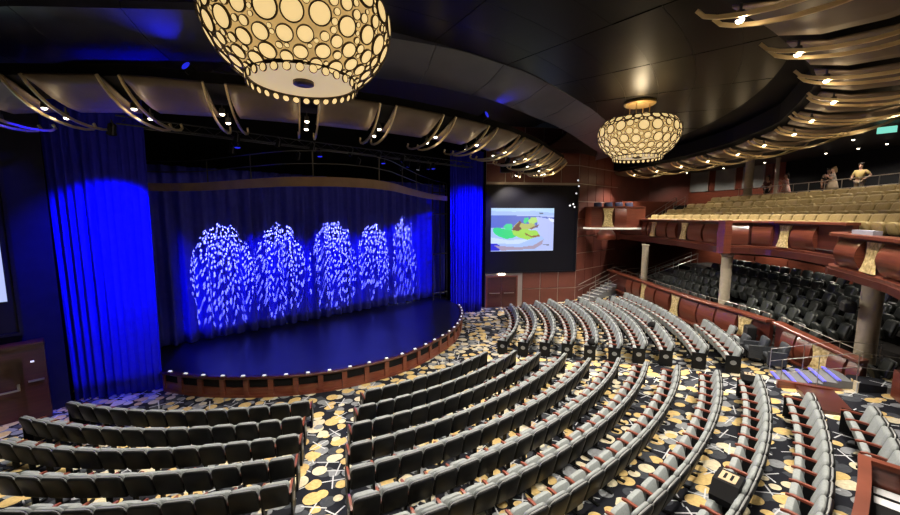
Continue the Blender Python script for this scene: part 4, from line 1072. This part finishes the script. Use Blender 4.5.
for th in (20.1, 23.15):
    for dz in (0.45, 0.90):
        mb = MB(); mb.tube([P(21.6, th, 0.80 + dz), P(23.4, th, 1.36 + dz), P(24.4, th, 1.36 + dz)], 0.011, 6); part(mb, 'handrail', M['steel'], sr)
    for r_, z_ in ((21.6, 0.8), (22.5, 1.08), (23.4, 1.36), (24.4, 1.36)):
        mb = MB(); mb.tube([P(r_, th, z_ - 0.05), P(r_, th, z_ + 0.92)], 0.012, 6); part(mb, 'rail_post', M['steel'], sr)
pb = thing_at('partition_block', 'dark mahogany platform and block between the stairs and the short back row', 'platform', P(23.2, 16, 0.8))
part(sector(21.95, 25.4, 15.2, 19.62, 0.6, 0.98, n=6), 'platform', M['wooddark'], pb)
part(sector(23.2, 25.0, 2.0, 11.9, 0.6, 1.10, n=6), 'platform', M['wooddark'], pb)
part(sector(24.0, 24.9, 17.4, 19.2, 1.0, 2.0, n=3), 'end_block', M['wood'], pb)

# far stairs up to the mezzanine by the side wall
fs = thing_at('staircase', 'pale stairs with steel handrails climbing along the red side wall', 'stairs', P(19.5, 61, 0.4))
A_, B_ = Vector((9.9, 26.05, 0)), Vector((13.2, 27.6, 0)); dv = (B_ - A_).normalized(); nv = Vector((-dv.y, dv.x, 0))
if nv.y < 0: nv = -nv
for k in range(8):
    p0 = A_ + dv * (0.45 * k); p1 = A_ + dv * (0.45 * (k + 1)); z = 0.5 + 0.145 * k; wd = 1.1
    mb = MB(); mb.loops([[p0 + Vector((0, 0, zz)), p1 + Vector((0, 0, zz)), p1 + nv * wd + Vector((0, 0, zz)), p0 + nv * wd + Vector((0, 0, zz))] for zz in (0.1, z)]); part(mb, 'step', M['stairgrey'], fs)
    mb = MB(); mb.loops([[p0 + Vector((0, 0, zz)), p0 + dv * 0.09 + Vector((0, 0, zz)), p0 + dv * 0.09 + nv * wd + Vector((0, 0, zz)), p0 + nv * wd + Vector((0, 0, zz))] for zz in (z, z + 0.012)]); part(mb, 'pale_nosing', M['paper'], fs)
for off in (-0.05, 1.15):
    for dz in (0.55, 0.95):
        mb = MB(); mb.tube([A_ + nv * off + Vector((0, 0, 0.4 + dz)), A_ + dv * 3.6 + nv * off + Vector((0, 0, 1.55 + dz)), A_ + dv * 5.0 + nv * off + Vector((0, 0, 1.55 + dz))], 0.022, 6); part(mb, 'handrail', M['steel'], fs)
    for q in (0, 1.8, 3.6):
        mb = MB(); b0 = A_ + dv * q + nv * off; mb.tube([b0 + Vector((0, 0, 0.35 + 0.32 * q)), b0 + Vector((0, 0, 1.35 + 0.32 * q))], 0.022, 6); part(mb, 'rail_post', M['steel'], fs)
# thin rails on balcony and mezzanine ledges
def ledge_rail(path, root, s0, s1, z, dz, off=-0.12, step=1.5, m='steel'):
    mb = MB(); n = 30; mb.tube([path.pt(s0 + (s1 - s0) * i / n, off, z + dz) for i in range(n + 1)], 0.014, 5); part(mb, 'ledge_rail', M[m], root)
    k = int(abs(s1 - s0) / step)
    for i in range(k + 1):
        x = s0 + (s1 - s0) * i / max(1, k); mb = MB(); mb.tube([path.pt(x, off, z), path.pt(x, off, z + dz)], 0.016, 5); part(mb, 'rail_post', M[m], root)
ledge_rail(mz1, m1, 0.3, mz1.len - 0.1, 2.35, 0.22)
ledge_rail(mz2, m2, 0.1, mz2.len - 0.1, 2.35, 0.22)
# mezzanine and balcony aisle rails, slanting up the steps
def slope_rail(label, th, r0, z0, r1, z1, grp):
    o = thing_at('stair_rail', label, 'handrail', P(r0, th, z0), grp)
    for dz in (0.5, 0.85):
        mb = MB(); mb.tube([P(r0, th, z0 + dz), P(r1, th, z1 + dz)], 0.02, 5); part(mb, 'rail', M['steel'], o)
    for k in range(4):
        f = k / 3; r_ = r0 + (r1 - r0) * f; z_ = z0 + (z1 - z0) * f; mb = MB(); mb.tube([P(r_, th, z_), P(r_, th, z_ + 0.86)], 0.02, 5); part(mb, 'post', M['steel'], o)
slope_rail('steel aisle rail climbing beside the last gold balcony seats', 63.6, 24.2, 5.4, 27.4, 7.1, 'balcony aisle rails')
slope_rail('steel aisle rail on the balcony steps by the red end block', 65.2, 24.2, 5.4, 27.4, 7.1, 'balcony aisle rails')
slope_rail('steel aisle rail climbing beside the charcoal mezzanine seats', 58.6, 21.8, 1.5, 26.5, 2.9, 'mezzanine aisle rails')
slope_rail('steel aisle rail on the mezzanine steps by the side wall', 60.5, 22.2, 1.5, 26.8, 2.9, 'mezzanine aisle rails')
wr_ = thing_at('walkway_rail', 'steel walkway rail behind the gold balcony seats', 'handrail', P(27.8, 48, 7.3))
for dz in (0.55, 1.0):
    mb = MB(); mb.tube([P(27.9, 34 + 0.8 * i, 7.3 + dz) for i in range(28)], 0.02, 5); part(mb, 'rail', M['steel'], wr_)
for i in range(12):
    mb = MB(); mb.tube([P(27.9, 34 + 1.95 * i, 7.3), P(27.9, 34 + 1.95 * i, 8.31)], 0.02, 5); part(mb, 'post', M['steel'], wr_)

# ------------------------------------------------------------------ loose seats and armchairs
for i, (r, th) in enumerate(((21.38, 31.3), (21.62, 29.2))):
    place_seat(GREY, P(r, th, zr(r) + 0.002), lateral(th), ('single grey seat below the gilt plaque, farther from the dark armchairs', 'single grey seat below the gilt plaque, next to the dark armchairs')[i], 'single grey seats under the plaque', 'theatre_seat', CHILD)
def armchair(loc, rz, label):
    o = thing('armchair', label, 'armchair', loc, rz, 'dark armchairs by the stairs')
    def pil(name, *a_, **k):
        mb = MB(); pillow(mb, *a_, **k); link(name, smooth_by_angle(mb.mesh(name, M['slate']), 50), o)
    pil('seat_cushion', 0.50, 0.52, 0.05, [(0.03, -0.09), (0, -0.06), (0, 0.05), (0.03, 0.08)], (0.02, 0, 0.38), (1, 0, 0), (0, 0, 1))
    pil('backrest', 0.56, 0.55, 0.06, [(0.03, -0.07), (0, -0.04), (0, 0.05), (0.03, 0.08)], (0.04, 0, 0.36), (-0.2, 0, 0.98), (0.98, 0, 0.2))
    for sg in (-1, 1):
        mb = MB(); mb.box((0.28, sg * 0.32, 0.36), (0.56, 0.10, 0.50)); link('arm', mb.mesh('arm', M['slate']), o)
        for x in (0.08, 0.48):
            mb = MB(); mb.box((x, sg * 0.31, 0.055), (0.05, 0.05, 0.11)); link('leg', mb.mesh('leg', M['black']), o)
for (r, th), lb in zip(((21.45, 27.6), (21.85, 25.9), (22.25, 24.3)), ('dark slate armchair farthest from the blue-lit stairs', 'dark slate armchair in the middle of the three by the stairs', 'dark slate armchair next to the blue-lit stairs')):
    armchair(P(r - 0.1, th + 0.4, zr(r) + 0.002 if r < 21.6 else 0.9), lateral(th), lb)

# ------------------------------------------------------------------ black cases on the seats, loudspeakers
def case(loc, rz, label, sc_=1.0):
    o = thing('equipment_case', label, 'case', loc, rz)
    mb = MB(); h = [(-0.26, 0), (0.26, 0), (0.30, 0.12), (0.17, 0.30), (-0.17, 0.30), (-0.30, 0.12)]
    mb.loops([[(x, y * sc_, z * sc_) for y, z in h] for x in (-0.2, 0.2)]); link('shell', mb.mesh('shell', M['black']), o)
    mb = MB(); mb.box((0, 0, 0.303 * sc_), (0.26, 0.24 * sc_, 0.006)); lb_ = mb.mesh('tan_label', mat('case_label', (0.45, 0.33, 0.2), 0.6)); tl = link('tan_label', lb_, o)
    mb = MB()
    for x, y in ((-0.05, 0.0), (0.05, 0.0)): mb.box((x, y, 0.308 * sc_), (0.04, 0.15 * sc_, 0.004))
    link('dark_print', mb.mesh('dark_print', M['black']), tl)
case(P(20.46, -2.0, zr(20.5) + 0.66), lateral(-2.0), 'black faceted case with tan label lying across tipped-up grey seats', 1.3)
case(P(20.52, 16.2, zr(20.5) + 0.66), lateral(16.6), 'black faceted case on the aisle end of the tenth seat row', 0.8)
def bag(loc, label):
    o = thing('bag', label, 'bag', loc)
    mb = MB(); mb.lathe([(0.05, 0), (0.20, 0.03), (0.22, 0.14), (0.14, 0.24), (0.04, 0.27)], 14); link('body', mb.mesh('body', M['black'], True), o)
    mb = MB(); mb.tube([(-0.1, 0, 0.24), (-0.07, 0, 0.36), (0.07, 0, 0.36), (0.1, 0, 0.24)], 0.014, 5); link('strap', mb.mesh('strap', M['black']), o)
bag(P(15.55, 24.9, zr(15.6) + 0.66), 'small black bag on the aisle seat of the fifth row by the mahogany wall')
bag(P(18.45, 34.6, zr(18.5) + 0.66), 'small black bag among the grey seats before the gilt plaques')
def speaker(loc, rz, label, w_=0.35, h=0.6, d=0.3):
    o = thing('loudspeaker', label, 'loudspeaker', loc, rz)
    mb = MB(); pillow(mb, w_, h, 0.08, [(0.03, -d / 2), (0, -d / 2 + 0.03), (0.02, d / 2 - 0.04), (0.05, d / 2)], (0, 0, 0), (0, 0, 1), (1, 0, 0)); link('cabinet', smooth_by_angle(mb.mesh('cabinet', M['black']), 40), o)
    mb = MB(); pillow(mb, w_ - 0.12, h - 0.12, 0.05, [(0, d / 2), (0.01, d / 2 + 0.015)], (0, 0, 0.06), (0, 0, 1), (1, 0, 0)); link('grille', mb.mesh('grille', M['darkmetal']), o)
    mb = MB(); mb.box((-d / 2 - 0.06, 0, h / 2), (0.14, 0.06, 0.06)); link('bracket', mb.mesh('bracket', M['darkmetal']), o)
q_ = mz1.pt(mz1.find_px(758, 1.6), 0.36, 1.15); speaker(q_, lateral(29), 'rounded black loudspeaker mounted beside the gilt plaque', 0.5, 0.85)
speaker(P(23.62, 23.9, 3.2), lateral(22), 'small black loudspeaker on the thick column under the balcony box', 0.45, 0.4)

# ------------------------------------------------------------------ control booth ledge by the back rows
bth = Path([P(24.4, 2.3), P(22.05, 1.55), P(22.0, -1), P(22.02, -8)], 120, 0)
cb_ = thing_at('control_booth', 'red mahogany ledge and desk of the control booth beside the grey seats', 'booth', P(22.4, -1, 0.85))
mb = MB(); part(sector(22.0, 22.15, -8, 1.5, 2.27, 2.35, n=8), 'ledge', M['wood'], cb_)
part(sector(22.15, 24.6, 1.15, 1.5, 2.27, 2.35, n=1), 'ledge', M['wood'], cb_)
part(sector(22.04, 22.12, -8, 1.4, 0.75, 2.27, n=8), 'front_wall', M['wood'], cb_)
part(sector(22.12, 24.6, 1.32, 1.48, 0.75, 2.27, n=1), 'side_wall', M['wood'], cb_)
part(sector(22.14, 24.6, -8, 1.30, 1.84, 1.90, n=8), 'desk', M['black'], cb_)
def on_desk(name, label, cat, th, r, build):
    o = thing(name, label, cat, P(r, th, 1.902), lateral(th)); build(o); return o
def b_console(o):
    mb = MB(); mb.loops([[(0.22, y, 0), (-0.22, y, 0), (-0.22, y, 0.16), (0.22, y, 0.07)] for y in (-0.30, 0.30)]); link('chassis', mb.mesh('chassis', M['black']), o)
    for i in range(8):
        mb = MB(); mb.box((0.02, -0.24 + 0.068 * i, 0.13), (0.03, 0.02, 0.03)); link('fader', mb.mesh('fader', M['paper']), o)
def b_paper(o):
    mb = MB(); mb.loops([[(-0.15, -0.11, z), (0.15, -0.11, z), (0.15, 0.11, z + 0.004), (-0.15, 0.11, z)] for z in (0, 0.006)]); link('sheet', mb.mesh('sheet', M['paper']), o)
def b_coil(o):
    for k in range(3):
        mb = MB(); R = 0.10 + 0.012 * k; pts = [(R * cos(2 * pi * j / 20), R * sin(2 * pi * j / 20), 0.012 + 0.016 * k) for j in range(21)]; mb.tube(pts, 0.010, 5); link('loop', mb.mesh('loop', M['cream']), o)
def b_box(o):
    mb = MB(); mb.box((0, 0, 0.11), (0.30, 0.24, 0.22)); link('case_body', mb.mesh('case_body', M['black']), o)
    mb = MB(); mb.box((0, 0, 0.225), (0.28, 0.22, 0.012)); link('tan_lid', mb.mesh('tan_lid', M['cream']), o)
on_desk('paper_sheet', 'white paper sheet on the booth desk by the corner ledge', 'paper', 0.9, 22.36, b_paper)
on_desk('paper_sheet', 'white paper sheet on the booth desk beside the coiled cable', 'paper', 0.1, 22.36, b_paper)
on_desk('cable_coil', 'coiled pale cable on the booth desk', 'cable', 0.75, 22.72, b_coil)
on_desk('black_box', 'black box with tan lid on the booth desk', 'box', -0.4, 22.66, b_box)
on_desk('mixing_console', 'black mixing console with pale faders on the booth desk', 'mixing console', -1.9, 22.5, b_console)

# ------------------------------------------------------------------ exit sign, wall lamps, scaffold tower, box chairs
ex_ = thing('exit_sign', 'glowing teal exit sign hanging under the balcony ceiling', 'sign', P(27.0, 35.3, 9.93), atan2(P(27, 35.3).y, P(27, 35.3).x) - pi / 2)
mb = MB(); mb.box((0, 0, 0.13), (0.56, 0.06, 0.26)); link('panel', mb.mesh('panel', M['exit']), ex_)
mb = MB(); mb.tube([(-0.2, 0, 0.26), (-0.2, 0, 0.37)], 0.01, 5); mb.tube([(0.2, 0, 0.26), (0.2, 0, 0.37)], 0.01, 5); link('hanger', mb.mesh('hanger', M['darkmetal']), ex_)
for i, (x, z) in enumerate(((6.55, 8.95), (6.62, 8.55), (6.45, 8.05), (6.0, 7.2), (6.25, 7.3), (6.35, 7.1))):
    q = on_wall(Q1, Q2, x, z, 0.35); fixture(q, q + Vector((-0.6, -1.0, -0.5)), 'white', 'small lit white spotlight at the edge of the black screen panel', 'spotlights beside the screen').scale = (0.6, 0.6, 0.6)
tw = thing_at('scaffold_tower', 'dark steel scaffold tower between backdrop and narrow curtain', 'scaffold', W(2.5, 7.3, 0.75))
for a_, t_ in ((2.5, 6.95), (2.5, 7.6), (2.5, 8.2)):
    mb = MB(); mb.tube([W(a_, t_, 0.76), W(a_, t_, 8.6)], 0.05, 6); part(mb, 'upright', M['darkmetal'], tw)
for z in (1.2, 3.9, 6.6, 8.0):
    mb = MB(); mb.tube([W(2.5, 6.95, z), W(2.5, 8.2, z)], 0.06, 6); part(mb, 'crossbar', M['darkmetal'], tw)
for i in range(4):
    q = Vector((10.7 + 0.75 * i, 27.1, OZ + 0.06)); o = thing('box_chair', 'dark navy chair inside the small opera box', 'chair', q, -pi / 2 - 0.15, 'navy chairs in the opera box')
    mb = MB(); pillow(mb, 0.55, 0.75, 0.1, [(0.03, -0.06), (0, -0.03), (0, 0.03), (0.03, 0.06)], (-0.1, 0, 1.0), (0, 0, 1), (1, 0, 0)); link('backrest', smooth_by_angle(mb.mesh('backrest', M['navy']), 50), o)
    mb = MB(); mb.box((0.15, 0, 0.95), (0.5, 0.52, 0.12)); link('seat_cushion', mb.mesh('seat_cushion', M['navy']), o)
    mb = MB(); mb.tube([(0.1, 0, 0), (0.1, 0, 0.9)], 0.05, 6); link('pedestal', mb.mesh('pedestal', M['black']), o)

# ------------------------------------------------------------------ people on the balcony walkway
def skinned(name, joints, bones, m, parent, sub=1):
    me = bpy.data.meshes.new(name); idx = {k: i for i, k in enumerate(joints)}
    me.from_pydata([joints[k][0] for k in joints], [(idx[a_], idx[b_]) for a_, b_ in bones], [])
    o = link(name, me, parent); me.materials.append(m)
    md = o.modifiers.new('skin', 'SKIN'); md.use_smooth_shade = True
    for i, k in enumerate(joints):
        r_ = joints[k][1]; me.skin_vertices[0].data[i].radius = r_ if isinstance(r_, tuple) else (r_, r_)
    me.skin_vertices[0].data[0].use_root = True
    sb = o.modifiers.new('smooth', 'SUBSURF'); sb.levels = sub; sb.render_levels = sub
    return o
def person(loc, rz, label, top, bottom, hair, pose, skirt=False, h=1.0):
    o = thing('person', label, 'person', loc, rz)
    la, ra = pose
    J = {'pelvis': ((0, 0, 0.93 * h), (0.15, 0.11)), 'waist': ((0, 0, 1.10 * h), (0.13, 0.095)), 'chest': ((0.01, 0, 1.28 * h), (0.155, 0.105)), 'neck0': ((0, 0, 1.42 * h), (0.07, 0.065)), 'neck': ((0.01, 0, 1.48 * h), 0.052), 'jaw': ((0.035, 0, 1.54 * h), (0.065, 0.075)), 'head': ((0.02, 0, 1.63 * h), (0.082, 0.098)), 'crown': ((0.01, 0, 1.71 * h), (0.06, 0.07))}
    B = [('pelvis', 'waist'), ('waist', 'chest'), ('chest', 'neck0'), ('neck0', 'neck'), ('neck', 'jaw'), ('jaw', 'head'), ('head', 'crown')]
    for s_, (sg, arm) in {'l': (1, la), 'r': (-1, ra)}.items():
        J[s_ + 'sh'] = ((0, sg * 0.19, 1.37 * h), 0.062); J[s_ + 'el'] = (arm[0], 0.046); J[s_ + 'wr'] = (arm[1], 0.034)
        d = (Vector(arm[1]) - Vector(arm[0])).normalized(); J[s_ + 'palm'] = (tuple(Vector(arm[1]) + d * 0.07), (0.04, 0.022)); J[s_ + 'fin'] = (tuple(Vector(arm[1]) + d * 0.16 + Vector((0.02, 0, -0.01))), (0.032, 0.012))
        J[s_ + 'thumb'] = (tuple(Vector(arm[1]) + d * 0.09 + Vector((0.045, 0, 0.02))), 0.011)
        J[s_ + 'hip'] = ((0, sg * 0.09, 0.86 * h), 0.10); J[s_ + 'kn'] = ((0.02, sg * 0.10, 0.48 * h), 0.06); J[s_ + 'an'] = ((-0.01, sg * 0.10, 0.09 * h), 0.042); J[s_ + 'toe'] = ((0.15, sg * 0.11, 0.035), 0.032)
        B += [('chest', s_ + 'sh'), (s_ + 'sh', s_ + 'el'), (s_ + 'el', s_ + 'wr'), (s_ + 'wr', s_ + 'palm'), (s_ + 'palm', s_ + 'fin'), (s_ + 'palm', s_ + 'thumb'), ('pelvis', s_ + 'hip'), (s_ + 'hip', s_ + 'kn'), (s_ + 'kn', s_ + 'an'), (s_ + 'an', s_ + 'toe')]
    skinned('body', J, B, M['skin'], o, 2)
    # shirt: the same torso and upper arms, a little fuller
    G = lambda k, e: (J[k][0], tuple(x + e for x in (J[k][1] if isinstance(J[k][1], tuple) else (J[k][1],) * 2)))
    K = {'pelvis': G('pelvis', 0.03), 'waist': G('waist', 0.035), 'chest': G('chest', 0.03), 'top': ((0, 0, 1.43 * h), (0.085, 0.075))}
    for s_ in 'lr':
        K[s_ + 'sh'] = G(s_ + 'sh', 0.025); p = Vector(J[s_ + 'sh'][0]).lerp(Vector(J[s_ + 'el'][0]), 0.75); K[s_ + 'sl'] = (tuple(p), 0.068)
    skinned('shirt', K, [('pelvis', 'waist'), ('waist', 'chest'), ('chest', 'top'), ('chest', 'lsh'), ('lsh', 'lsl'), ('chest', 'rsh'), ('rsh', 'rsl')], top, o, 1)
    if skirt:
        mb = MB(); mb.lathe([(0.17, 1.02 * h), (0.22, 0.8 * h), (0.29, 0.5 * h), (0.27, 0.5 * h), (0.15, 1.0 * h)], 16, cap=False); link('skirt', mb.mesh('skirt', bottom, True), o)
    else:
        K = {'p': ((0, 0, 0.95 * h), (0.165, 0.125))}
        Bn = []
        for s_ in 'lr':
            for k, e in (('hip', 0.02), ('kn', 0.022), ('an', 0.03)): K[s_ + k] = G(s_ + k, e)
            Bn += [('p', s_ + 'hip'), (s_ + 'hip', s_ + 'kn'), (s_ + 'kn', s_ + 'an')]
        skinned('trousers', K, Bn, bottom, o, 1)
    skinned('hair', {'a': ((-0.03, 0, 1.68 * h), (0.088, 0.10)), 'b': ((0.0, 0, 1.735 * h), (0.06, 0.07)), 'c': ((-0.075, 0, 1.58 * h), (0.06, 0.075)), 'd': ((-0.085, 0, 1.46 * h), (0.04, 0.06))}, [('a', 'b'), ('a', 'c'), ('c', 'd')], hair, o, 1)
    mb = MB()
    for sg in (-1, 1): mb.box((0.105, sg * 0.034, 1.625 * h), (0.02, 0.026, 0.014))
    link('eyes', mb.mesh('eyes', M['black']), o)
    mb = MB(); mb.box((0.100, 0, 1.555 * h), (0.02, 0.05, 0.012)); link('mouth', mb.mesh('mouth', M['armwood']), o)
    mb = MB(); mb.loops([[(0.105, -0.014, 1.585 * h), (0.105, 0.014, 1.585 * h), (0.100, 0.008, 1.63 * h), (0.100, -0.008, 1.63 * h)], [(0.135, -0.008, 1.588 * h), (0.135, 0.008, 1.588 * h), (0.106, 0.004, 1.63 * h), (0.106, -0.004, 1.63 * h)]]); link('nose', mb.mesh('nose', M['skin']), o)
DOWN = lambda sg: ((0.0, sg * 0.25, 1.09), (0.08, sg * 0.25, 0.86)); UPH = lambda sg: ((0.10, sg * 0.27, 1.12), (0.24, sg * 0.14, 1.30)); RAIL = lambda sg: ((0.08, sg * 0.26, 1.12), (0.30, sg * 0.20, 1.02)); HIP = lambda sg: ((-0.06, sg * 0.38, 1.16), (0.04, sg * 0.20, 1.0))
M['t_red'] = mat('dark_red_cloth', (0.09, 0.025, 0.022), 0.8); M['t_flor'] = noisy('floral_cloth', (0.65, 0.58, 0.50), (0.40, 0.06, 0.05), 18, 0.8, detail=1); M['t_pale'] = noisy('pale_print_cloth', (0.42, 0.36, 0.28), (0.16, 0.12, 0.09), 16, 0.8, detail=1)
M['t_yel'] = mat('mustard_cloth', (0.42, 0.31, 0.11), 0.8); M['t_blk'] = mat('black_cloth', (0.012, 0.012, 0.014), 0.85); M['t_khaki'] = noisy('khaki_cloth', (0.26, 0.19, 0.12), (0.34, 0.26, 0.17), 9, 0.85)
person(P(28.7, 52.9, 7.302), lateral(52.9), 'person in dark red top standing at the rail by the red pillar', M['t_red'], M['t_blk'], M['hair'], (DOWN(1), RAIL(-1)))
person(P(28.7, 50.4, 7.302), lateral(50.4) - 0.5, 'person in white and red floral dress with hands raised to chest', M['t_flor'], M['t_flor'], M['hair'], (UPH(1), UPH(-1)), True)
person(P(28.9, 45.7, 7.302), lateral(45.7) + 1.0, 'person in black clothes standing behind the pale printed top', M['t_blk'], M['t_blk'], M['hair'], (RAIL(1), DOWN(-1)))
person(P(28.6, 44.5, 7.302), lateral(44.5) - 0.6, 'person in pale printed top and skirt with arms folded forward', M['t_pale'], M['t_khaki'], M['fawn'], (UPH(1), RAIL(-1)), True)
person(P(28.6, 41.6, 7.302), lateral(41.6) + 0.5, 'person in mustard shirt and khaki trousers with one hand on hip', M['t_yel'], M['t_khaki'], M['hair'], (HIP(1), RAIL(-1)))
